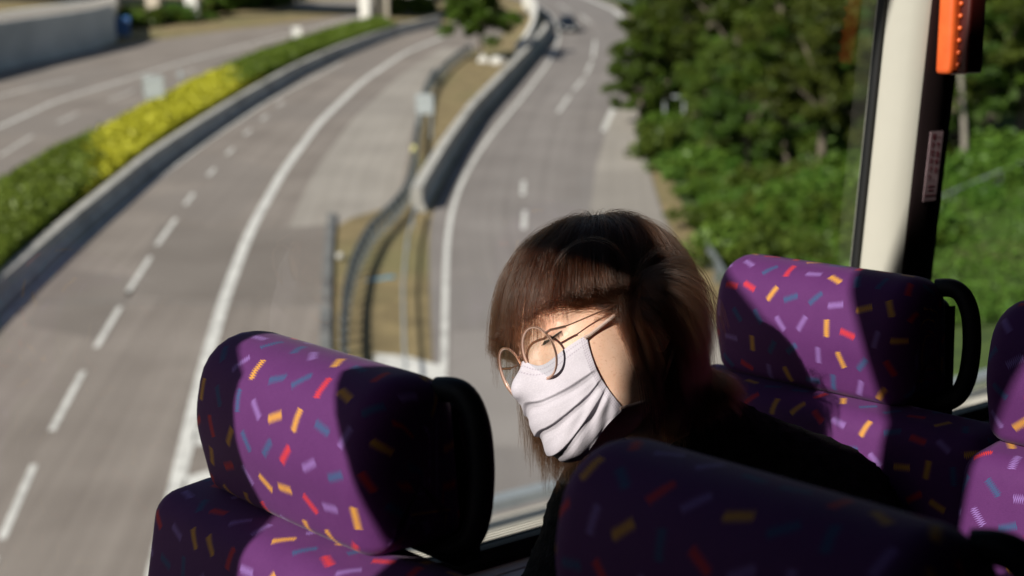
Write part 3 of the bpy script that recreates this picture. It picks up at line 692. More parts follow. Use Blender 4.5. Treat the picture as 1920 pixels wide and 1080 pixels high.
for sg in (1, -1):
    A = np.linspace(0, 2*np.pi, 64, endpoint=False)
    b = MB(); b.tube([lens_pt(sg, a, LR_) for a in A], .00125, 10, closed=True); rim = b.out('lens_rim', ACET, gl, smooth=True)
    b = MB(); b.tube([lens_pt(sg, a, LR_+.0012, .0013) for a in A], .0006, 8, closed=True); b.out('wire_inlay', GOLD, rim, smooth=True)
    b = MB(); Vv = [lens_pt(sg, 0, 0, .0015)]
    for rr in (.35, .7, 1.0): Vv += [lens_pt(sg, a, LR_*rr, .0015*(1-rr*rr)) for a in A]
    n = 64; Ff = [(0, 1+k, 1+(k+1) % n) for k in range(n)]+[(1+q*n+k, 1+(q+1)*n+k, 1+(q+1)*n+(k+1) % n, 1+q*n+(k+1) % n) for q in (0, 1) for k in range(n)]
    b.add(Vv, Ff); b.out('lens', LENS, gl, smooth=True)
    h0 = lens_pt(sg, math.radians(28), LR_+.001, .001); h1 = h0+np.array([-.003, .0055*sg, .001]); h2 = np.array([.086, .0690*sg, .0125]); e1 = np.array([.0, .0775*sg, .030]); e2 = np.array([-.022, .078*sg, .024]); e3 = np.array([-.034, .0765*sg, .002])
    P = smoothline([h1, h2, h2+(e1-h2)*.3, h2+(e1-h2)*.7, e1, e2, e3], 40, 4)
    b = MB(); b.tube(P, .00075, 8); tm = b.out('temple', GOLD, gl, smooth=True)
    b = MB(); b.tube([h0, h1, h2*.5+h1*.5, h2], .0015, 8); b.out('hinge', GOLD, tm, smooth=True)
    b = MB(); b.tube(smoothline([lens_pt(sg, math.radians(200), LR_, -.001), lens_pt(sg, math.radians(205), LR_, -.006), np.array([.099, .0105*sg, -.009])], 10, 2), .0006, 6)
    b.sphere((.0985, .0098*sg, -.011), (.0022, .0012, .0040), 8); b.out('nose_pad', GOLD, gl, smooth=True)
b = MB(); b.tube(smoothline([lens_pt(1, math.radians(165), LR_), GC+np.array([.003, .005, .0085]), GC+np.array([.0035, 0, .0095]), GC+np.array([.003, -.005, .0085]), lens_pt(-1, math.radians(165), LR_)], 20, 3), .0011, 8); b.out('bridge', GOLD, gl, smooth=True)

# ---- lashes, brows, earring
DARKH = plain('dark lash hair', (.012, .008, .006), .6)
def hairs(name, roots, tips, r, mat, parent, bend=None):
    b = MB(); N_ = len(roots)
    for i in range(N_):
        a, c = roots[i], tips[i]; m_ = (a+c)/2+(bend[i] if bend is not None else 0)
        b.tube([a, m_, c], [r, r*.75, r*.2], 4)
    return b.out(name, mat, parent, smooth=True)
for sg in (1, -1):
    ss = np.linspace(.0205, .0475, 70); Rr = []; Tt = []; Bb = []
    zz = .0125+.0022*((ss-.0335)/.014)**2
    P = cast(np.tile([[1., 0, 0]], (70, 1)), np.stack([np.zeros(70), ss*sg, zz], 1), 0.0, hsdf, .12)
    for i in range(70):
        s_ = (ss[i]-.034)/.014
        Rr.append(P[i]); Tt.append(P[i]+np.array([.0050, sg*.003*s_+RNG.normal(0, .0006), -.0040+RNG.normal(0, .0006)])); Bb.append(np.array([.0004, 0, -.0009]))
    lash = hairs('eyelashes', Rr, Tt, .00022, DARKH, person, Bb)
    b = MB(); b.tube(P[2:-2]+np.array([.0001, 0, -.0003]), .00055, 6); b.out('lash_line', DARKH, lash, smooth=True)
    n = 160; ss = RNG.uniform(.012, .052, n); z0 = .0385+.0035*np.sin((ss-.012)/.04*np.pi*.8)+RNG.normal(0, .0016, n)*(1-.5*(ss-.012)/.04)
    P = cast(np.tile([[1., 0, 0]], (n, 1)), np.stack([np.zeros(n), ss*sg, z0], 1), 0.0, hsdf, .12)
    T2 = cast(np.tile([[1., 0, 0]], (n, 1)), np.stack([np.zeros(n), (ss+.006)*sg, z0+RNG.normal(.0008, .0008, n)], 1), .0006, hsdf, .12)
    hairs('eyebrow', P, T2, .00013, plain('brow hair', (.03, .018, .012), .6), person)
b = MB(); b.sphere((-.004, .0835, -.0275), .0016, 8); b.out('ear_stud', GOLD, person, smooth=True)

# ---- hair: strands simulated over the skull, falling with gravity
def coll_sdf(p): 
    d = head_sdf(p, ears=True); d = np.minimum(d, cap(p, J['skull'], J['neck'], .052, .054)); d = np.minimum(d, fleece_sdf(p)-.002); return d
def on_scalp(n):
    out = []
    while len(out) < n:
        d = RNG.normal(size=(4*n, 3)); d /= np.linalg.norm(d, axis=1, keepdims=True)
        p = cast(d, np.array([-.005, 0, .045]), 0.0, hsdf)
        F_, H_ = p[:, 0], p[:, 2]
        hl = np.interp(F_, [-.12, -.075, -.05, -.022, .0, .02, .045, .062, .072, .10], [-.052, -.050, -.045, -.02, .030, .033, .045, .068, .082, .092])
        ok = H_ > hl+RNG.normal(0, .002, len(p)); out += list(p[ok])
    return np.array(out[:n])
def grow(n, seed):
    R0 = on_scalp(n); R0 = R0[~((R0[:, 0] > .030) & (R0[:, 2] > .075) & (np.abs(R0[:, 1]) < .052) & (RNG.random(n) < .42))]; n = len(R0); S_ = R0[:, 1]; F_ = R0[:, 0]; H_ = R0[:, 2]
    bang = (F_ > .030) & (H_ > .075) & (np.abs(S_) < .052+RNG.normal(0, .004, n))
    whorl = np.array([-.030, .0, .150])
    nearlim = np.where(RNG.random(n) < .42, RNG.uniform(.008, .026, n), np.where(RNG.random(n) < .45, .002, -.020))
    farlim = RNG.uniform(-.02, .048, n)
    layer = RNG.uniform(.0015, .0100, n)
    L_ = np.where(bang, RNG.uniform(.074, .128, n), np.where(S_ > -.02, RNG.uniform(.19, .225, n), RNG.uniform(.215, .265, n)))
    # hair rooted low needs less length to end at the same level
    L_ = np.where(bang, L_-.55*(.125-H_), L_*np.clip(.42+.58*(H_+.05)/.19, .35, 1.05))
    K = 30; P = R0.copy(); out = [P.copy()]
    t = P-whorl; g0 = grad(hsdf, P); g0 /= np.linalg.norm(g0, axis=1, keepdims=True)
    t -= g0*(t*g0).sum(1, keepdims=True); t /= np.linalg.norm(t, axis=1, keepdims=True)+1e-9
    side = ~bang & (F_ > -.02)
    t[side] += np.stack([np.where(S_[side] > -.01, np.where(nearlim[side] > .007, .12, -.20), .15), np.zeros(side.sum()), np.zeros(side.sum())], 1); t[bang] += np.stack([np.full(bang.sum(), .5), S_[bang]*4, np.zeros(bang.sum())], 1)
    d = t/np.linalg.norm(t, axis=1, keepdims=True)+g0*.35; d /= np.linalg.norm(d, axis=1, keepdims=True)
    st = L_/K
    for k in range(K):
        f = k/K
        g = GRAV*.16
        d = d+g
        m = side & (nearlim < .007) & (S_ > -.01) & (P[:, 0] > -.012) & (P[:, 2] < .06); d[m] += np.array([-.09, 0, 0])
        d /= np.linalg.norm(d, axis=1, keepdims=True)
        N_ = P+d*st[:, None]
        off = layer*np.minimum(1, (k+1)/6)
        for _ in range(2):
            s_ = coll_sdf(N_); gr = grad(coll_sdf, N_, .002); gr /= np.linalg.norm(gr, axis=1, keepdims=True)+1e-9
            N_ = N_+gr*np.maximum(off-s_, 0)[:, None]
        nb = ~bang & (N_[:, 2] < .036); lim = np.where(N_[:, 1] > 0, nearlim, farlim)+.003*np.sin(N_[:, 2]*60)
        x = N_[:, 0]; N_[:, 0] = np.where(nb & (x > lim) & (np.abs(N_[:, 1]) > .02), x-(x-lim)*.5, x)
        d = N_-P; d /= np.linalg.norm(d, axis=1, keepdims=True)+1e-9
        P = N_; out.append(P.copy())
    return np.stack(out, 1), bang
G, bang = grow(3300, 1)
def children(G, m, spread, tipspread):
    n, K, _ = G.shape; A = np.repeat(G, m, 0); o = RNG.normal(size=(n*m, 1, 3)); s = np.linspace(0, 1, K)[None, :, None]
    A = A+o*(spread*(1-s)+tipspread*s)*np.minimum(1, s*8+.3)
    w = RNG.uniform(0, 6.28, (n*m, 1, 3)); fr = RNG.uniform(5, 11, (n*m, 1, 1)); A = A+np.sin(s*fr+w)*.0011*s
    # uneven ends
    cut = RNG.uniform(.90, 1.0, (n*m, 1)); si = np.linspace(0, 1, K)[None]*cut*(K-1); i0_ = np.minimum(si.astype(int), K-2); fr_ = (si-i0_)[..., None]
    r = np.arange(n*m)[:, None]; return A[r, i0_]*(1-fr_)+A[r, i0_+1]*fr_
CH = children(G, 14, .0028, .0017)
stray, _ = grow(70, 2); stray = stray+np.cumsum(RNG.normal(0, .0007, stray.shape), 1)+np.linspace(0, 1, stray.shape[1])[None, :, None]**2*RNG.normal(0, .005, (len(stray), 1, 3))
ALLH = np.concatenate([CH, stray]).astype(np.float32)
HAIRM = bpy.data.materials.new('dark brown hair'); HAIRM.use_nodes = True; t = HAIRM.node_tree; t.nodes.clear()
o_ = t.nodes.new('ShaderNodeOutputMaterial'); hb = t.nodes.new('ShaderNodeBsdfHairPrincipled'); hb.parametrization = 'COLOR'
hb.inputs['Color'].default_value = (.026, .0086, .0035, 1); hb.inputs['Roughness'].default_value = .27; hb.inputs['IOR'].default_value = 1.45; hb.inputs['Radial Roughness'].default_value = .35
if 'Random Color' in hb.inputs: hb.inputs['Random Color'].default_value = .25
if 'Random Roughness' in hb.inputs: hb.inputs['Random Roughness'].default_value = .2
hi_ = t.nodes.new('ShaderNodeHairInfo'); t.links.new(hi_.outputs['Random'], hb.inputs['Random']); t.links.new(hb.outputs[0], o_.inputs[0])
def hair_obj(name, A, r0, r1, parent):
    hc = bpy.data.hair_curves.new(name); n, K, _ = A.shape; hc.add_curves([K]*n)
    hc.attributes['position'].data.foreach_set('vector', A.reshape(-1).astype(np.float32))
    ra = hc.attributes.get('radius') or hc.attributes.new('radius', 'FLOAT', 'POINT'); s = np.linspace(0, 1, K); ra.data.foreach_set('value', np.tile((r0+(r1-r0)*s**2).astype(np.float32), n))
    o = bpy.data.objects.new(name, hc); C.objects.link(o); o.parent = parent; hc.materials.append(HAIRM); return o
# skull cap of hair under the strands, so no scalp shows
cd = RNG.normal(size=(10, 3))
def cap_sdf(x):
    d = head_sdf(x, ears=False)-.0030
    hl = np.interp(x[..., 0], [-.12, -.075, -.05, -.022, .0, .02, .045, .062, .072, .10], [-.052, -.050, -.045, -.02, .030, .033, .045, .068, .082, .092]).astype(x.dtype)
    return smax(d, (hl+.004-x[..., 2])*.8, np.float32(.004))
axc = [np.arange(-.125, .125, .0035), np.arange(-.10, .10, .0035), np.arange(-.075, .165, .0035)]
CV, CQ = surface_nets(grid_eval(axc, cap_sdf), axc)
hcap = mesh('hair', CV, CQ, plain('hair roots', (.012, .007, .005), .7), person)
hair_obj('hair_strands', ALLH, .0001, .00004, hcap)

# ================================================================== outside: roads, barriers, planting
def structure(o): o['kind'] = 'structure'; return o
def stuff(o): o['kind'] = 'stuff'; return o
DRY = mat_noise('dry soil and grass', (.17, .13, .065), (.26, .20, .10), .8, .95, bump=.5, bscale=6, third=(.19, .165, .075), tscale=.12)
GRASSG = mat_noise('green undergrowth ground', (.035, .06, .014), (.07, .11, .022), 1.2, .95, third=(.09, .10, .03), tscale=.2)
def asphalt(name, a, b, c3):
    m, t, p = newmat(name); tc = nd(t, 'ShaderNodeTexCoord').outputs['Object']
    n1 = nd(t, 'ShaderNodeTexNoise', {'Vector': tc, 'Scale': .25, 'Detail': 6.0}).outputs[0]
    st_ = nd(t, 'ShaderNodeMapping', {0: nd(t, 'ShaderNodeUVMap').outputs[0], 3: (2.2, .02, 1)}).outputs[0]
    n2 = nd(t, 'ShaderNodeTexNoise', {'Vector': st_, 'Scale': 1.0, 'Detail': 4.0}).outputs[0]
    n3 = nd(t, 'ShaderNodeTexNoise', {'Vector': tc, 'Scale': 14.0, 'Detail': 3.0}).outputs[0]
    f = nd(t, 'ShaderNodeMapRange', {0: mth(t, 'ADD', mth(t, 'MULTIPLY', n1, .6), mth(t, 'ADD', mth(t, 'MULTIPLY', n2, .55), mth(t, 'MULTIPLY', n3, .15))), 1: .5, 2: .82}).outputs[0]
    c = mixc(t, f, a, b)
    w = nd(t, 'ShaderNodeTexVoronoi', {'Vector': tc, 'Scale': .09}, distance='MANHATTAN').outputs[1]
    sp_ = nd(t, 'ShaderNodeSeparateColor', {0: w}).outputs[0]
    c = mixc(t, mth(t, 'MULTIPLY', mth(t, 'GREATER_THAN', sp_, .72), .5), c, c3); t.links.new(c, p.inputs['Base Color'])
    p.inputs['Roughness'].default_value = .85; p.inputs['Specular IOR Level'].default_value = .3
    return m
ASPH = asphalt('worn brownish asphalt', (.19, .163, .144), (.275, .24, .214), (.21, .186, .17))
ASPH2 = asphalt('grey asphalt', (.19, .17, .16), (.26, .235, .222), (.21, .193, .185))
SHOUL = asphalt('pale worn shoulder', (.27, .245, .218), (.37, .338, .302), (.25, .226, .204))
PAINT = mat_noise('worn white road paint', (.60, .59, .56), (.72, .71, .68), 2.5, .7, third=(.45, .44, .42), tscale=1.5)
CONC = mat_noise('weathered concrete', (.40, .39, .36), (.50, .48, .45), 1.2, .85, bump=.2, bscale=12, third=(.30, .29, .27), tscale=.5)
CONCD = mat_noise('dark joint and shade concrete', (.13, .135, .135), (.20, .20, .195), 1.0, .85, third=(.10, .10, .10), tscale=.6)
STEELD = mat_noise('weathered dark steel', (.13, .145, .15), (.20, .22, .225), 4, .5, metal=.4)
STEEL = mat_noise('galvanised steel', (.36, .39, .41), (.46, .49, .50), 4, .45, metal=.4)
WHITE = mat_noise('white painted surface', (.72, .70, .66), (.80, .78, .74), 2, .6)
BOULD = mat_noise('white washed rock', (.42, .41, .38), (.55, .53, .50), 2, .8)
BEIGE = mat_noise('beige concrete', (.50, .44, .36), (.58, .52, .43), 1, .8)

structure(mesh('ground', [(-500, -120, -.02), (500, -120, -.02), (500, 900, -.02), (-500, 900, -.02)], [(0, 1, 2, 3)], DRY, smooth=False))
def strip(name, Lp, Rp, mat, z, n=60, world=False):
    A = smoothline(gpl(Lp), n, 3) if not world else smoothline(Lp, n, 2); B = smoothline(gpl(Rp), n, 3) if not world else smoothline(Rp, n, 2)
    A[:, 2] = z; B[:, 2] = z; K = 9
    V = np.concatenate([A+(B-A)*k/(K-1) for k in range(K)]); d = np.r_[0, np.cumsum(np.linalg.norm(np.diff((A+B)/2, axis=0), axis=1))]; w = np.linalg.norm(B-A, axis=1)
    uv = np.concatenate([np.stack([w*k/(K-1), d], 1) for k in range(K)])
    F = [(k*n+i, (k+1)*n+i, (k+1)*n+i+1, k*n+i+1) for k in range(K-1) for i in range(n-1)]
    return structure(mesh(name, V, F, mat, uv=uv, smooth=False))
def line(name, pts, w, z, n=70, mat=PAINT):
    P = smoothline(gpl(pts), n, 4); P[:, 2] = z; b = MB(); b.sweep(P, [(-w/2, 0), (w/2, 0)], closed_prof=False); return structure(b.out(name, mat))
# far carriageway, beyond the hedge
FARTOP = [(-260, 190), (0, 120), (100, 104), (205, 88), (290, 76), (400, 60), (520, 46), (640, 30), (760, 8), (830, -12)]
HEDL = [(-260, 500), (0, 345), (100, 285), (200, 231), (270, 193), (400, 130), (520, 88), (640, 50), (740, 26), (860, -6)]
strip('far_carriageway', FARTOP, HEDL, ASPH, .004)
line('edge_marking', [(-200, 236), (0, 180), (80, 160), (140, 148)], .25, .012)
line('lane_marking', [(-200, 320), (0, 238), (110, 187), (200, 160), (350, 114), (480, 80), (600, 50), (680, 28)], .30, .012)
def dash(name, a, c, w, z, mat=PAINT):
    a = gp(*a); c = gp(*c); b = MB(); b.sweep([(*a[:2], z), (*c[:2], z)], [(-w/2, 0), (w/2, 0)], closed_prof=False); return structure(b.out(name, mat))
for a, c in (((0, 292), (62, 254)), ((108, 230), (146, 212)), ((205, 188), (250, 170)), ((330, 143), (365, 130))): dash('lane_dash', a, c, .15, .012)
# main carriageway
BARB = [(-700, 1300), (-300, 900), (0, 588), (150, 447), (300, 316), (400, 246), (480, 194), (560, 146), (640, 108), (740, 68), (830, 46), (905, 22)]
GORE = [(560, 1600), (600, 1200), (618, 900), (636, 640), (648, 520), (684, 440), (738, 402), (762, 352), (774, 262), (788, 190), (826, 134), (878, 98), (940, 70), (960, 30)]
strip('main_carriageway', BARB, GORE, ASPH, .004, 90)
SOL = [(268, 1180), (290, 1080), (330, 920), (375, 720), (420, 560), (470, 430), (530, 322), (600, 228), (680, 152), (760, 98), (830, 70)]
SHR = [(570, 1200), (590, 900), (604, 640), (612, 520), (616, 405), (745, 392), (758, 350), (768, 262), (782, 190), (820, 134), (868, 98), (925, 72)]
strip('paved_shoulder', [(500, 560), (540, 430), (590, 320), (660, 225), (740, 150), (830, 88)], [(604, 560), (618, 430), (745, 385), (772, 250), (800, 160), (868, 90)], SHOUL, .010, 60)
line('edge_line', SOL, .42, .016)
line('edge_line', [(-200, 785), (0, 608), (60, 545), (150, 457), (220, 397), (300, 332), (400, 258), (500, 192), (640, 118)], .18, .016)
for a, c in (((-58, 1150), (-10, 1045)), ((3, 1012), (64, 872)), ((97, 808), (156, 697)), ((180, 652), (226, 575)), ((240, 547), (282, 482)), ((294, 460), (330, 410)), ((347, 384), (363, 363)), ((390, 330), (403, 316)), ((425, 290), (437, 278)), ((458, 253), (470, 243)), ((490, 225), (501, 216)), ((520, 199), (531, 191))): dash('lane_dash', a, c, .19, .016)
def patch(name, pts, mat, z): P = gpl(pts); P[:, 2] = z; return structure(mesh(name, P, [tuple(range(len(P)))], mat, smooth=False))
patch('chevron_marking', [(340, 918), (346, 897), (388, 884), (470, 900), (470, 930)], PAINT, .016)
patch('chevron_marking', [(360, 836), (366, 806), (384, 800), (460, 812), (460, 834)], PAINT, .016)
DKP = asphalt('darker resurfaced asphalt', (.16, .138, .122), (.225, .198, .178), (.18, .16, .145))
LTP = asphalt('paler resurfaced asphalt', (.23, .207, .195), (.30, .275, .26), (.25, .23, .22))
patch('road_patch', [(474, 432), (614, 422), (606, 570), (424, 560)], DKP, .0135)
patch('road_patch', [(120, 505), (262, 520), (200, 640), (44, 610)], DKP, .009)
patch('road_patch', [(300, 420), (452, 430), (415, 562), (235, 556)], DKP, .009)
patch('road_patch', [(846, 622), (1322, 612), (1420, 830), (838, 840)], LTP, .0105)
line('road_joint', [(60, 566), (300, 566), (605, 574)], .10, .0175, 20, CONCD)
# gore: dry ground between the carriageways, white painted nose
strip('gore_ground', [(618, 760), (622, 640), (622, 520), (626, 405), (745, 398), (770, 300), (785, 190), (826, 140), (880, 100), (930, 72)], [(806, 760), (806, 690), (800, 560), (796, 430), (800, 380), (835, 290), (885, 215), (950, 145), (1000, 98), (1020, 70)], DRY, .012, 60)
patch('painted_nose', [(700, 700), (702, 664), (760, 668), (826, 686), (826, 716)], PAINT, .022)
# right carriageway
CL = [(800, 1300), (810, 900), (812, 700), (806, 560), (804, 430), (812, 390), (850, 312), (898, 236), (958, 168), (1006, 112), (1030, 80), (1034, 52), (1016, 24), (976, 2), (930, -14)]
CR = [(1560, 1300), (1450, 860), (1342, 620), (1290, 500), (1250, 420), (1218, 322), (1206, 240), (1204, 170), (1202, 92), (1192, 40), (1150, 6), (1090, -12), (1040, -24)]
strip('right_carriageway', CL, CR, ASPH2, .006, 90)
strip('paved_shoulder', [(1180, 760), (1118, 560), (1104, 440), (1108, 380), (1116, 320), (1136, 250), (1160, 190)], [(1396, 760), (1310, 560), (1248, 424), (1226, 360), (1214, 312), (1204, 244), (1202, 180)], SHOUL, .012, 50)
line('edge_line', [(828, 1100), (830, 760), (834, 620), (836, 480), (842, 410), (862, 345), (908, 268), (980, 182), (1030, 116), (1046, 80), (1048, 52), (1030, 24), (990, 0)], .22, .018)
line('edge_line', [(1196, 84), (1184, 46), (1150, 18), (1100, -4), (1050, -18)], .55, .018)
dash('edge_dash', (1131, 246), (1150, 204), .35, .018)
for a, c in (((982, 430), (984, 396)), ((980, 366), (982, 340)), ((1046, 211), (1068, 180)), ((1076, 169), (1094, 148)), ((1099, 140), (1109, 116)), ((1112, 108), (1116, 76)), ((1108, 44), (1088, 28)), ((1070, 20), (1045, 8))): dash('lane_dash', a, c, .22, .018)
# kerb at the left of the gore, its shadow put into the dark colour
def wall_thing(name, label, cat, pts, prof, mat, part, n=80, group=None):
    P = smoothline(gpl(pts), n, 4); c = P.mean(0); c[2] = 0; b = MB(); b.sweep(P-c, prof); o = b.out(name, mat, M=Matrix.Translation(c)); tag(o, label, cat, group); return o
wall_thing('kerb', 'low kerb, coloured dark as its shadow, edging the dry ground where the roads part', 'kerb', [(612, 700), (611, 640), (613, 560), (616, 480), (622, 405)], [(-.22, 0), (.16, 0), (.16, .16), (-.2, .16)], CONCD, '')
# median barrier left: pale top, sloped faces
wall_thing('concrete_barrier', 'long pale concrete barrier beside the planted median hedge', 'barrier', [(x, y) for x, y in BARB[:-1]], [(-.75, 0), (-.02, 0), (-.06, .25), (-.22, .42), (-.28, .92), (-.70, .92)], CONC, '', 110)
wall_thing('concrete_barrier', 'curved concrete barrier with dark stained face along the right hand carriageway', 'barrier', [(800, 398), (812, 372), (850, 302), (898, 228), (958, 160), (1006, 105), (1026, 80), (1034, 64)], [(-.75, 0), (.0, 0), (-.04, .25), (-.18, .42), (-.22, 1.15), (-.72, 1.15)], CONC, '', 110)
# hedge in the median, three clipped runs
def leaf_cloud(n, fn, size, up=.5, seed=0):
    r = np.random.default_rng(seed); P = fn(r, n); N_ = r.normal(size=(n, 3)); N_[:, 2] = np.abs(N_[:, 2])+up; N_ /= np.linalg.norm(N_, axis=1, keepdims=True)
    a = r.normal(size=(n, 3)); T = np.cross(N_, a); T /= np.linalg.norm(T, axis=1, keepdims=True); Bt = np.cross(N_, T); s = size*r.uniform(.55, 1.3, (n, 1))
    V = np.stack([P-T*s, P+Bt*s*.5, P+T*s, P-Bt*s*.5], 1).reshape(-1, 3); return V, np.arange(4*n).reshape(n, 4)
def leaf_mat(name, a, b, c3, tr=.22, spread=.35):
    m, t, p = newmat(name); t.nodes.remove(p); o = [x for x in t.nodes if x.type == 'OUTPUT_MATERIAL'][0]
    geo = nd(t, 'ShaderNodeNewGeometry'); oi = nd(t, 'ShaderNodeObjectInfo'); tc = nd(t, 'ShaderNodeTexCoord').outputs['Object']
    n1 = nd(t, 'ShaderNodeTexNoise', {'Vector': tc, 'Scale': .5, 'Detail': 3.0}).outputs[0]
    c = mixc(t, geo.outputs['Random Per Island'], a, b); c = mixc(t, nd(t, 'ShaderNodeMapRange', {0: n1, 1: .45, 2: .7}).outputs[0], c, c3)
    hs = nd(t, 'ShaderNodeHueSaturation', {'Color': c, 'Value': mth(t, 'MULTIPLY_ADD', oi.outputs['Random'], spread*2, 1-spread), 'Hue': mth(t, 'MULTIPLY_ADD', oi.outputs['Random'], .03, .485)}).outputs[0]
    df = nd(t, 'ShaderNodeBsdfDiffuse', {0: hs}); tl = nd(t, 'ShaderNodeBsdfTranslucent', {0: hs}); gl_ = nd(t, 'ShaderNodeBsdfGlossy', {0: (.9, .95, .9, 1), 'Roughness': .45})
    mx = nd(t, 'ShaderNodeMixShader', {0: tr, 1: df.outputs[0], 2: tl.outputs[0]}); m2 = nd(t, 'ShaderNodeMixShader', {0: .015, 1: mx.outputs[0], 2: gl_.outputs[0]}); t.links.new(m2.outputs[0], o.inputs[0]); return m
HGREEN = leaf_mat('hedge leaves', (.085, .14, .016), (.15, .21, .028), (.11, .16, .022), spread=.0)
HYEL = leaf_mat('yellow hedge leaves', (.40, .40, .03), (.60, .58, .05), (.50, .49, .04), spread=.0)
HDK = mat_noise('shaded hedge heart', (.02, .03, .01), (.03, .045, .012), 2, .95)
HL = [(-60, 382), (0, 345), (100, 285), (200, 231), (270, 193), (400, 130), (520, 88), (640, 50), (700, 34)]
HRr = [(-60, 560), (0, 500), (100, 403), (230, 298), (330, 226), (450, 158), (560, 107), (680, 66), (740, 48)]
HLw = smoothline(gpl(HL, 1.05), 200, 4)*[1, 1, 0]; HRw = smoothline(gpl(HRr, .9), 200, 4)*[1, 1, 0]
def hedge(label, s0, s1, mat, seed, dens, hgt=1.3):
    i0_, i1_ = int(s0*199), int(s1*199); A = HLw[i0_:i1_+1]; Bb = HRw[i0_:i1_+1]; c = (A+Bb).mean(0)/2; c[2] = 0
    o = thing('hedge', label, 'hedge', Matrix.Translation(c), 'clipped hedges in the median')
    G0 = i0_
    r = np.random.default_rng(seed); n = len(A); V = []; K = 8; F = []
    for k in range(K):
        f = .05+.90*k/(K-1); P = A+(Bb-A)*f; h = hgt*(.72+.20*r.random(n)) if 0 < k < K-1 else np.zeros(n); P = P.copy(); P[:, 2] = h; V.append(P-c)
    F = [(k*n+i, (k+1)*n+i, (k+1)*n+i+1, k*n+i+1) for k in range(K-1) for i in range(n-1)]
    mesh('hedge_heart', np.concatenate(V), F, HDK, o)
    def fn(r, m):
        t_ = np.clip(G0+r.random(m)*(n-1)+r.normal(0, 5.0, m), 0, 198.9); i = t_.astype(int); f = (t_-i)[:, None]; a = HLw[i]*(1-f)+HLw[i+1]*f; b_ = HRw[i]*(1-f)+HRw[i+1]*f; q = r.random(m)
        P = a+(b_-a)*(-.03+1.06*q)[:, None]; side = np.abs(q-.5)*2; top = hgt*(1-.25*side**6); lump = .16*np.sin(P[:, 0]*1.7+3*np.sin(P[:, 1]*.9))*np.sin(P[:, 1]*1.3); z = top+lump+r.normal(0, .06, m)
        m2 = r.random(m) < .33; P2 = np.where((r.random(m) < .5)[:, None], a, b_); P[m2] = P2[m2]+r.normal(0, .07, (m2.sum(), 3)); z[m2] = r.random(m2.sum())*hgt; P[:, 2] = z; return P-c
    Lv, Lf = leaf_cloud(dens, fn, .17, .4, seed); mesh('foliage', Lv, Lf, mat, o, smooth=False); return o
hedge('green clipped hedge at the near end of the median strip', .0, .175, HGREEN, 1, 20000)
hedge('bright yellow flowering hedge between the two green ones', .175, .58, HYEL, 2, 24000, 1.0)
hedge('narrow green hedge farthest along the median beyond the yellow one', .58, 1.0, HGREEN, 3, 18000)
# crash rails
def rail(label, pts, h=.72, posts=2.0, drop=0.0, n=120, group='steel crash rails'):
    P = smoothline(gpl(pts), n, 4); c = P.mean(0); c[2] = 0; o = thing('crash_rail', label, 'crash rail', Matrix.Translation(c), group); Q = P-c
    b = MB(); b.sweep(Q, [(-.06, h-.30), (.0, h-.26), (-.06, h-.20), (-.06, h-.12), (.0, h-.06), (-.06, h), (-.09, h), (-.03, h-.06), (-.09, h-.12), (-.09, h-.20), (-.03, h-.26), (-.09, h-.30)]); b.out('rail_beam', STEELD, o)
    d = np.r_[0, np.cumsum(np.linalg.norm(np.diff(Q, axis=0), axis=1))]; k = 0
    for s in np.arange(.3, d[-1], posts):
        if k >= 95: break
        p = [np.interp(s, d, Q[:, q]) for q in range(3)]; b = MB(); b.box((p[0]-.05, p[1]-.06, 0), (p[0]+.16, p[1]+.07, h-.02)); b.out('post', STEELD, o); k += 1
    return o
rail('steel crash rail curving round the dry ground where the roads part', [(646, 760), (643, 660), (648, 590), (664, 520), (694, 460), (735, 420), (762, 385), (776, 330), (782, 262), (796, 190), (815, 150)], posts=1.1, h=.95)
rail('dark steel crash rail by the pale shoulder, leading to the tree', [(812, 165), (835, 135), (862, 112), (885, 98)], h=.8, posts=2)
rail('short steel crash rail at the edge of the green bank beside the road', [(1312, 478), (1335, 520), (1360, 565), (1400, 640), (1460, 740)], h=1.0)
rail('steel crash rail at the top of the road above the trees', [(1140, -4), (1175, 10), (1205, 22)], h=.9, posts=3)
# thin handrail down the gore
P = smoothline(gpl([(762, 760), (758, 660), (756, 560), (764, 470), (780, 410)]), 40, 4); c = P.mean(0); c[2] = 0
hr = thing('hand_rail', 'thin grey hand rail running down the dry gore ground', 'hand rail', Matrix.Translation(c)); b = MB(); Q = P-c; b.tube(Q+np.array([0, 0, .55]), .05, 8); b.out('rail', STEEL, hr, smooth=True)
for i in range(0, 40, 6):
    b = MB(); b.tube([Q[i], Q[i]+np.array([0, 0, .53])], .035, 6); b.out('post', STEEL, hr)
# litter and a bucket
lt = MB(); p = gp(712, 524); lt.box((-.55, -.12, 0), (.5, .14, .05), R=Matrix.Rotation(.5, 3, 'Z'), bevel=.03); lt.box((.2, -.1, .04), (.6, .2, .09), R=Matrix.Rotation(.2, 3, 'Z'), bevel=.03)
tag(lt.out('plastic_sheet', plain('pale blue plastic', (.12, .30, .42), .4), M=Matrix.Translation(p)), 'crumpled pale blue plastic sheet lying on the dry ground', 'litter')
b = MB(); b.sphere((0, 0, .2), (.17, .16, .15), 8); tag(b.out('white_sack', CONC, smooth=True, M=Matrix.Translation(gp(638, 489))), 'small white sack on the dry ground by the kerb', 'sack')
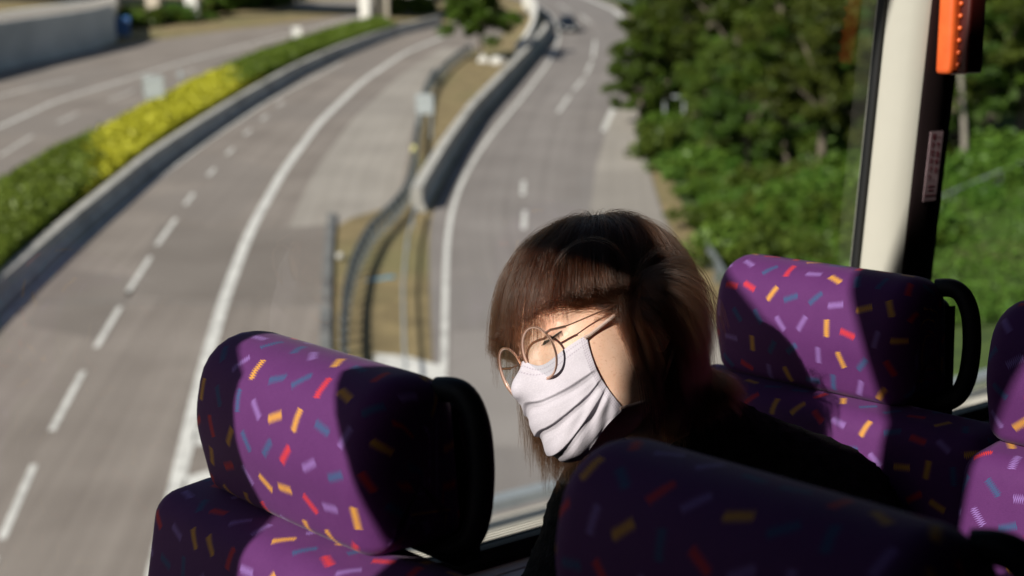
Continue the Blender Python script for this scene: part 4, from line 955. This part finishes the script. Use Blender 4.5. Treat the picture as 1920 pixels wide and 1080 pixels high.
# signs
def sign(label, px, pybase, pw, ph, gap, mat, posts=2, back=STEEL, yaw=0.0, name='road_sign'):
    p = gp(px, pybase); dist = np.linalg.norm(p-np.array([0, 0, CAM_H])); k = dist/FPX; w = pw*k; h = ph*k/cp; g_ = gap*k/cp
    o = thing(name, label, 'road sign', Matrix.Translation(p) @ Matrix.Rotation(yaw, 4, 'Z'))
    b = MB(); b.box((-w/2, -.03, g_), (w/2, .03, g_+h), bevel=.02); b.out('panel', mat, o)
    b = MB()
    for z in (.25, .75): b.box((-w/2+.05, -.075, g_+h*z-.04), (w/2-.05, -.032, g_+h*z+.04))
    b.box((-w/2+.02, -.07, g_+.03), (-w/2+.07, -.031, g_+h-.03)); b.out('stiffener', back, o)
    for q in (((-.36, .36) if posts == 2 else (0,))): b = MB(); b.tube([(q*w, .07, 0), (q*w, .07, g_+h*.95)], .05, 8); b.out('post', STEEL, o)
    return o
SGREY = mat_noise('pale grey sign back', (.30, .33, .34), (.36, .39, .40), 3, .5)
sign('grey back of a two post road sign standing in the yellow hedge', 291, 211, 38, 40, 24, SGREY)
sign('grey back of a road sign beside the curved crash rail', 797, 262, 34, 36, 46, SGREY, yaw=-.15)
sign('small white round topped sign in the far green hedge', 557, 84, 17, 18, 13, WHITE, 1)
sign('tiny pale marker sign between the hedge and the far road', 339, 153, 9, 13, 6, SGREY, 1)
sign('blue direction sign below the end of the concrete ramp wall', 229, 74, 32, 33, 6, mat_noise('blue sign', (.03, .10, .28), (.04, .13, .34), 3, .5))
mk = sign('small yellow marker on a post at the foot of the green bank', 1239, 284, 12, 17, 8, plain('yellow plate', (.65, .42, .04), .5), 1, name='marker_post')
b = MB(); pz = gp(776, 312); b.box((-.12, -.05, .75), (.12, .05, 1.15), bevel=.02); b.box((-.03, -.03, 0), (.03, .03, .75)); tag(b.out('reflector_post', plain('pale yellow reflector', (.62, .58, .22), .5), M=Matrix.Translation(pz)), 'pale yellow reflector post on the bend of the crash rail', 'reflector')
# elevated ramp wall at the far left, columns of the flyover beyond
RT = smoothline(gpl([(-420, 255), (-200, 185), (0, 134), (100, 112), (170, 96), (205, 84)]), 60, 3)
RTb = RT.copy(); RTb[-14:, 1] += np.linspace(0, 1, 14)**3*2.5; c = RT.mean(0); c[2] = 0
rw = thing('ramp_wall', 'tall grey concrete wall carrying a raised ramp road', 'wall', Matrix.Translation(c)); Q = RTb-c
hts = np.linspace(4.3, 3.6, 60); V = np.concatenate([Q, Q+np.stack([0*hts, 0*hts, hts], 1), Q+np.array([-.15, .45, 0])+np.stack([0*hts, 0*hts, hts], 1), Q+np.array([-.15, .45, 0])+np.stack([0*hts, 0*hts, hts-.9], 1), Q+np.array([-6, 24, 0])+np.stack([0*hts, 0*hts, hts-.9], 1), Q+np.array([-6, 24, 0])])
n = 60; F = [(k*n+i, k*n+i+1, (k+1) % 6*n+i+1, (k+1) % 6*n+i) for k in range(6) for i in range(n-1)]+[tuple(k*n+n-1 for k in range(6))]
mesh('retaining_wall', V, F, mat_noise('grey wall concrete', (.52, .53, .52), (.60, .61, .60), .4, .85, third=(.44, .45, .45), tscale=.15), rw, smooth=False)
V = np.concatenate([Q+np.array([-.2, .8, 0])+np.stack([0*hts, 0*hts, hts-.88], 1), Q+np.array([-5.5, 22, 0])+np.stack([0*hts, 0*hts, hts-.88], 1)]); mesh('ramp_road', V, [(i, i+1, n+i+1, n+i) for i in range(n-1)], SHOUL, rw, uv=V[:, :2], smooth=False)
fo = None
for lab, px, py, pw, mt in (('beige flyover column nearest the blue sign', 290, 26, 24, BEIGE), ('white flyover column beside a beige one far left', 362, 37, 22, WHITE), ('white flyover column at the far end of the hedge', 686, 49, 20, WHITE), ('beige flyover column just right of the white one', 716, 46, 28, BEIGE)):
    p = gp(px, py); k = np.linalg.norm(p-np.array([0, 0, CAM_H]))/FPX; r_ = pw*k/2
    o = thing('flyover_column', lab, 'column', Matrix.Translation(p), 'columns of the far flyover'); b = MB(); b.box((-r_, -r_*.8, .0), (r_, r_*.8, 9.0), bevel=.15); b.out('shaft', mt, o, smooth=True); b = MB(); b.box((-r_*1.15, -r_, 0.0), (r_*1.15, r_, .35)); b.out('plinth', CONC, o)
pa, pb = gp(280, 24), gp(730, 44); dv = nrm(pb-pa); nv = np.array([-dv[1], dv[0], 0]); b = MB(); b.sweep([pa-dv*70, pb+dv*5], [(-5, 9.01), (5, 9.01), (5, 10.6), (-5, 10.6)]); tag(b.out('flyover_deck', CONC), 'concrete deck of the far flyover above the columns', 'flyover')
# white wall end and boulders by the tree
wl = MB(); P = smoothline(gpl([(972, 106), (990, 92), (1003, 72), (1008, 52), (1002, 30), (985, 10)]), 40, 4); c = P.mean(0); c[2] = 0; hh = np.interp(np.linspace(0, 1, 40), [0, .25, .45, .75, 1], [1.0, 1.7, 2.2, 2.0, 1.4])
T = np.gradient(P, axis=0); Nn = np.stack([-T[:, 1], T[:, 0], 0*T[:, 0]], 1); Nn /= np.linalg.norm(Nn, axis=1, keepdims=True); Q = P-c
V = np.concatenate([Q, Q+Nn*.35, Q+Nn*.35+np.stack([0*hh, 0*hh, hh], 1), Q+np.stack([0*hh, 0*hh, hh], 1)]); n = 40
F = [(k*n+i, k*n+i+1, (k+1) % 4*n+i+1, (k+1) % 4*n+i) for k in range(4) for i in range(n-1)]+[(0, n, 2*n, 3*n), (n-1, 2*n-1, 3*n-1, 4*n-1)]
tag(mesh('white_wall', V, F, WHITE, smooth=False, M=Matrix.Translation(c)), 'curved white wall behind the tree at the bend of the barrier', 'wall')
for lab, px, py, sz in (('white boulder at the left of the tree trunk', 907, 117, .7), ('white boulder at the right of the tree trunk', 934, 120, .8)):
    bm = bmesh.new(); bmesh.ops.create_icosphere(bm, subdivisions=3, radius=1.0)
    for v in bm.verts: f = 1+.16*math.sin(v.co.x*4+px)*math.sin(v.co.y*3+1)+.1*math.sin(v.co.z*6); v.co = Vector((v.co.x*sz*.8*f, v.co.y*sz*.7*f, max(-.05, v.co.z*sz*.95*f)))
    me = bpy.data.meshes.new('boulder'); bm.to_mesh(me); bm.free(); me.materials.append(BOULD); me.polygons.foreach_set('use_smooth', [True]*len(me.polygons)); o = bpy.data.objects.new('boulder', me); C.objects.link(o); o.location = gp(px, py); tag(o, lab, 'boulder')
# ---- the dark car on the right carriageway
def make_car():
    p = gp(1064, 58); q = gp(1088, 84)
    hd = nrm(q-p); yaw = math.atan2(hd[1], hd[0]); t = thing('car', 'dark blue car driving towards the camera round the bend', 'car', Matrix.Translation(p) @ Matrix.Rotation(yaw, 4, 'Z'))
    paint = mat_noise('dark blue car paint', (.012, .018, .03), (.016, .022, .036), 5, .25, spec=.5); dk = plain('car glass', (.01, .012, .015), .08, spec=.8); ty = RUBBER
    def loft(secs, name, mat, par):
        V = []; k = len(secs[0][1]); 
        for x, pr in secs: V += [(x, y, z) for y, z in pr]
        F = [(i*k+j, i*k+(j+1) % k, (i+1)*k+(j+1) % k, (i+1)*k+j) for i in range(len(secs)-1) for j in range(k)]+[tuple(range(k)), tuple(range((len(secs)-1)*k, len(secs)*k))[::-1]]
        b = MB(); b.add(V, F); return b.out(name, mat, par, smooth=True)
    def pr(w, z0, z1): return [(-w, z0+.1), (-w*.96, z0), (w*.96, z0), (w, z0+.1), (w*.97, z1-.1), (w*.86, z1), (-w*.86, z1), (-w*.97, z1-.1)]
    body = loft([(-2.2, pr(.74, .35, .85)), (-2.0, pr(.86, .22, .95)), (-1.2, pr(.9, .2, 1.0)), (.7, pr(.9, .2, .98)), (1.6, pr(.88, .2, .86)), (2.1, pr(.8, .25, .74)), (2.22, pr(.7, .34, .62))], 'body', paint, t)
    loft([(-1.75, pr(.70, .94, 1.02)), (-1.2, pr(.70, .94, 1.40)), (.0, pr(.70, .94, 1.46)), (.4, pr(.70, .94, 1.38)), (1.05, pr(.72, .92, .99))], 'windows', dk, t)
    loft([(-1.2, [(-.64, 1.41), (-.5, 1.47), (.5, 1.47), (.64, 1.41), (.5, 1.40), (-.5, 1.40)]), (.1, [(-.64, 1.44), (-.5, 1.50), (.5, 1.50), (.64, 1.44), (.5, 1.43), (-.5, 1.43)]), (.42, [(-.6, 1.39), (-.5, 1.43), (.5, 1.43), (.6, 1.39), (.5, 1.37), (-.5, 1.37)])], 'roof', paint, t)
    for x in (-1.35, 1.35):
        for s in (-1, 1):
            b = MB(); b.tube([(x, s*.70, .32), (x, s*.915, .32)], .32, 18); w = b.out('wheel', ty, t, smooth=True); b = MB(); b.tube([(x, s*.90, .32), (x, s*.925, .32)], .19, 12); b.out('rim', STEEL, w, smooth=True)
    for s in (-1, 1):
        b = MB(); b.sphere((2.08, s*.60, .62), (.14, .20, .08), 8); b.out('headlight', WHITE, t, smooth=True)
        b = MB(); b.box((.62, s*.97-.07, .98), (.78, s*.97+.07, 1.10), bevel=.03); b.out('wing_mirror', paint, t)
    b = MB(); b.box((2.20, -.26, .40), (2.245, .26, .52)); b.out('number_plate', WHITE, t)
make_car()
# ---- green bank, shrubs and trees on the right
EDGE = smoothline(gpl(CR), 120, 3); EO = np.argsort(EDGE[:, 1]); EX, EY = EDGE[EO, 0], EDGE[EO, 1]
def hill(x, y):
    d = x-np.interp(y, EY, EX)-.3; z = np.clip(d, 0, None); return np.where(d < 0, -.1, .025+.11*z*z/(z+6)*1.2+.25*np.sin(x*.35)*np.sin(y*.27)*np.clip(d/6, 0, 1))
xs = np.arange(0, 150, 1.6); ys = np.arange(20, 420, 2.0); X, Y = np.meshgrid(xs, ys, indexing='ij'); Dd = np.interp(Y, EY, EX); Xn = Dd+.3+X; V = np.stack([Xn, Y, hill(Xn, Y)], -1).reshape(-1, 3); n = len(ys)
structure(mesh('green_bank', V, [(i*n+j, (i+1)*n+j, (i+1)*n+j+1, i*n+j+1) for i in range(len(xs)-1) for j in range(n-1)], GRASSG))
def hp(px, py):
    d = C2W @ np.array([(px-960)/FPX, (540-py)/FPX, 1.0]); lo_, p = 20.0, None
    for t_ in np.arange(20, 500, .4):
        p = np.array([0, 0, CAM_H])+d*t_
        if p[2] < hill(p[0], p[1]) or p[2] < 0: break
    return p
UNDER = leaf_mat('undergrowth leaves', (.05, .115, .015), (.115, .20, .028), (.08, .15, .02), spread=.0)
def fn_under(r, m):
    y = 45+r.random(m)**1.3*110; d = r.random(m)*r.random(m)*42+.2; d = d+np.where(y < 72, 1.3, 0); x = np.interp(y, EY, EX)+.3+d; z = hill(x, y)+r.random(m)*(.25+.5*np.abs(np.sin(x*.8+np.sin(y*.5)*2))*np.clip(d/2, 0, 1)); return np.stack([x, y, z], 1)
Lv, Lf = leaf_cloud(120000, fn_under, .125, .6, 11); stuff(mesh('undergrowth', Lv, Lf, UNDER, smooth=False))
LEAF = [leaf_mat('leaves '+s, a, b, c3, spread=.28) for s, a, b, c3 in (('mid', (.036, .070, .008), (.095, .142, .016), (.06, .098, .011)), ('olive', (.044, .070, .011), (.105, .138, .02), (.07, .098, .015)), ('deep', (.028, .06, .009), (.065, .115, .016), (.042, .078, .012)))]
BARK = mat_noise('tree bark', (.10, .08, .06), (.17, .14, .11), 5, .9, bump=.5, bscale=20)
def tree_meshes(seed, h, rad, ncl, nl, mat, z0=.12):
    r = np.random.default_rng(seed); cen = []
    while len(cen) < ncl:
        d = r.normal(size=3); d /= np.linalg.norm(d); q = d*(r.random()**.45); lop = 1+.3*math.sin(3*math.atan2(d[1], d[0])+seed); cen.append((q[0]*rad*lop, q[1]*rad*lop, h*(z0+(1-z0)*.5)+q[2]*h*(1-z0)*.5))
    cen = np.array(cen); cr = rad*r.uniform(.13, .27, ncl)
    def fn(rr, m):
        i = rr.integers(0, ncl, m); d = rr.normal(size=(m, 3)); d /= np.linalg.norm(d, axis=1, keepdims=True); d *= (rr.random((m, 1))**.4); d[:, 2] *= .62; return cen[i]+d*cr[i][:, None]
    Lv, Lf = leaf_cloud(int(nl*1.6), fn, .165, .35, seed+50)
    b = MB(); P = np.array([(0, 0, 0), (.1*rad*.3, .05, h*.2), (-.05*rad, .1, h*.42), (.05, 0, h*.7)]); b.tube(smoothline(P, 12, 2), np.linspace(.028, .010, 12)*h, 8)
    for i in range(0, ncl, max(1, ncl//9)): s0 = np.array([0, 0, h*r.uniform(.2, .45)]); b.tube(smoothline([s0, (s0+cen[i])/2+np.array([0, 0, .2]), cen[i]], 8, 2), np.linspace(.011, .004, 8)*h, 6)
    me1 = mesh('crown', Lv, Lf, mat, smooth=False); me2 = b.out('trunk', BARK, smooth=True); a, c = me1.data, me2.data; bpy.data.objects.remove(me1); bpy.data.objects.remove(me2); return a, c
VAR = [tree_meshes(31, 10, 3.6, 60, 9000, LEAF[0]), tree_meshes(32, 11, 4.0, 66, 9600, LEAF[1]), tree_meshes(33, 9, 3.4, 54, 8400, LEAF[2]), tree_meshes(34, 12, 3.3, 58, 9000, LEAF[0], .1), tree_meshes(35, 7.4, 3.3, 80, 13000, LEAF[0], .2)]
def put_tree(px, py, var, s, label, group='trees on the bank', pos=None, name='tree', zs=1.0):
    p = hp(px, py) if pos is None else pos; p = np.array(p); o = thing(name, label, 'tree', Matrix.Translation(p) @ Matrix.Rotation(random.uniform(0, 6.28), 4, 'Z') @ Matrix.Diagonal((s, s, s*zs, 1)), group)
    for nm, me in zip(('crown', 'trunk'), VAR[var]): c = bpy.data.objects.new(nm, me); C.objects.link(c); c.parent = o
    return o
ft = put_tree(0, 0, 4, 1.0, 'bushy green tree between the roads beside two white boulders', None, gp(902, 114))
SP = [(1208, 226, 0, .78, 'bright leafed tree overhanging the road edge nearest its lane marks'), (1200, 238, 0, .58, 'small bright tree leaning farthest out over the road edge'), (1250, 200, 1, .72, 'rounded tree above the pair of white posts'), (1225, 130, 0, .75, 'tree crowding the white edge line at the bend'), (1290, 140, 3, .9, 'tall tree behind the rounded one above the white posts'),
      (1330, 300, 1, .62, 'broad olive tree low on the bank above the undergrowth'), (1400, 330, 2, .70, 'deep green tree in the middle of the bank'), (1470, 330, 0, .80, 'mid green tree below the window reflection'), (1540, 340, 1, .85, 'olive tree next to the black window edge'),
      (1380, 200, 3, 1.0, 'tall tree rising in the middle of the wood'), (1460, 210, 1, 1.05, 'big olive crown high in the wood'), (1550, 220, 2, 1.0, 'dark crown high beside the cream pillar'), (1260, 60, 2, .9, 'dark tree at the upper bend of the road'),
      (1330, 70, 1, 1.0, 'olive tree at the top of the wood over the bend'), (1420, 80, 0, 1.1, 'tree on the upper bank behind the tall one'), (1520, 90, 3, 1.1, 'slender tall tree on the upper bank'), (1620, 150, 0, 1.0, 'tree whose crown is cut by the cream pillar'),
      (1640, 330, 2, .8, 'small dark tree hidden behind the pillar'), (1790, 290, 2, .85, 'dark tree just right of the dark pillar cover'), (1850, 270, 1, .95, 'olive tree above the slanting fence'), (1910, 260, 0, .95, 'tree at the picture edge above the fence'),
      (1780, 160, 1, 1.1, 'large crown beside the orange hammer holder'), (1870, 140, 2, 1.1, 'large dark crown right of the hammer holder'), (1960, 150, 0, 1.1, 'tree rising beyond the picture edge'), (1700, 80, 3, 1.2, 'tall tree behind the pillar top'),
      (1820, 40, 0, 1.2, 'highest tree beside the hammer holder'), (1920, 30, 1, 1.2, 'highest olive tree at the corner'), (1600, 20, 2, 1.2, 'highest dark tree left of the pillar'), (1470, -10, 1, 1.2, 'highest olive crown above the wood'), (1380, -10, 0, 1.15, 'high crown over the bend of the road'), (1290, -4, 3, 1.1, 'high slim tree at the end of the bend'), (1240, 10, 0, .8, 'small bright tree by the far crash rail')]
for px, py, v_, s_, lab in SP: put_tree(px, py, v_, s_, lab)
# a bare leaning trunk in the shade at the right
p = hp(1808, 330); b = MB(); b.tube(smoothline([(0, 0, -.2), (-.15, .1, 2.2), (-.5, .2, 4.6), (-.7, .2, 6.5)], 20, 3), np.linspace(.16, .08, 20), 8); tag(b.out('bare_trunk', mat_noise('pale bark', (.22, .20, .17), (.30, .27, .23), 4, .9), smooth=True, M=Matrix.Translation(p)), 'pale bare leaning trunk in the shade above the fence', 'tree trunk')
SHV = []
for sd, mt in ((61, LEAF[0]), (62, UNDER), (63, LEAF[1])):
    r = np.random.default_rng(sd); cen = np.stack([r.normal(0, .45, 16), r.normal(0, .45, 16), r.uniform(.15, .75, 16)], 1)
    def fn(rr, m, cen=cen): i = rr.integers(0, 16, m); d = rr.normal(size=(m, 3)); d /= np.linalg.norm(d, axis=1, keepdims=True); return cen[i]+d*(rr.random((m, 1))**.4)*np.array([.42, .42, .30])
    Lv, Lf = leaf_cloud(1500, fn, .12, .4, sd); o = mesh('shrub', Lv, Lf, mt, smooth=False); SHV.append(o.data); bpy.data.objects.remove(o)
rs = np.random.default_rng(5); k = 0
while k < 95:
    px = rs.uniform(1225, 1915); py = rs.uniform(215, 520)
    lim = np.interp(px, [1225, 1290, 1340, 1400, 2000], [330, 480, 520, 560, 560])
    if py > lim-50 or px < 1235+max(0, (py-300)*.6) or (px > 1735 and py > 395): continue
    p = hp(px, py); s_ = rs.uniform(.8, 1.9); o = bpy.data.objects.new('shrub', SHV[k % 3]); C.objects.link(o); o.matrix_world = Matrix.Translation(p) @ Matrix.Rotation(rs.uniform(0, 6.28), 4, 'Z') @ Matrix.Diagonal((s_, s_, s_*rs.uniform(.7, 1.1), 1))
    tag(o, 'low green shrub growing on the bank among the undergrowth', 'shrub', 'shrubs on the green bank'); k += 1
for i, (px, py, s_) in enumerate([(214, 46, 2.4), (240, 50, 2.2), (268, 47, 2.5), (312, 44, 2.3), (340, 42, 2.5), (384, 32, 2.2), (410, 20, 2.6), (440, 16, 2.8), (474, 14, 2.4), (508, 12, 2.7), (545, 8, 2.6), (748, 26, 2.4), (768, 25, 2.6), (790, 23, 2.3)]):
    o = bpy.data.objects.new('shrub', SHV[i % 3]); C.objects.link(o); o.matrix_world = Matrix.Translation(gp(px, py)) @ Matrix.Rotation(i*1.3, 4, 'Z') @ Matrix.Diagonal((s_, s_, s_*.8, 1)); tag(o, 'far green shrub growing between the flyover columns', 'shrub', 'shrubs by the flyover columns')
strip('far_road', [(500, 12), (600, 16), (700, 12), (850, 2)], [(500, -2), (600, 2), (700, -2), (850, -14)], SHOUL, .004, 20)
# pair of white posts, slanting fence
for lab, px in (('left of two white posts among the trees, plain', 1245), ('right of two white posts, carrying a small crossbar', 1281)):
    p = hp(px, 242); o = thing('white_post', lab, 'post', Matrix.Translation(p), 'white posts at the wood edge'); b = MB(); b.tube([(0, 0, 0), (0, 0, 1.75 if px < 1260 else 2.1)], .065, 8); b.out('post', SGREY, o, smooth=True)
    b = MB(); b.box((-.14, -.1, -.02), (.14, .1, .12)); b.out('foot', WHITE, o)
    if px > 1260: b = MB(); b.box((-.75, -.04, 1.95), (.1, .04, 2.08)); b.out('crossbar', SGREY, o)
P = np.array([hp(x, y) for x, y in [(1690, 445), (1750, 416), (1810, 388), (1870, 362), (1930, 336), (2000, 305)]]); P = resample(P, 30); c = P[0].copy(); fo = thing('fence', 'grey pipe fence slanting across the shaded bank at the right', 'fence', Matrix.Translation(c)); Q = P-c
for z in (1.0, .5): b = MB(); b.tube(Q+np.array([0, 0, z]), .05, 6); b.out('rail', STEEL, fo, smooth=True)
for i in range(0, 30, 3): b = MB(); b.tube([Q[i], Q[i]+np.array([0, 0, 1.05])], .045, 6); b.out('post', STEEL, fo)
# ---- the viaduct the bus drives on
va = thing('viaduct', 'concrete viaduct under the bus with pale parapet and grey rail', 'viaduct', MBUS)
b = MB(); b.box((-45, -5.5, -5.0), (70, 6.45, -3.66)); b.out('deck', CONC, va)
b = MB(); b.sweep([(-45, 0, 0), (70, 0, 0)], [(-6.45, -3.655), (-5.95, -3.655), (-6.0, -2.95), (-6.05, -2.78), (-6.35, -2.78), (-6.45, -2.95)]); b.out('parapet', mat_noise('pale parapet concrete', (.55, .51, .44), (.66, .62, .54), .9, .85, third=(.42, .39, .33), tscale=2.2), va)
b = MB(); b.sweep([(-45, 0, 0), (70, 0, 0)], [(-6.27, -2.66), (-6.15, -2.66), (-6.15, -2.60), (-6.27, -2.60)]); b.out('parapet_rail', STEEL, va)
for i in range(24): b = MB(); b.box((-30+i*3, 6.17, -2.78), (-29.9+i*3, 6.25, -2.66)); b.out('rail_post', STEEL, va)
for l in (-20, 25): b = MB(); b.box((l-1, -2, -22), (l+1, 2, -5.01), bevel=.2); b.out('pier', CONC, va)
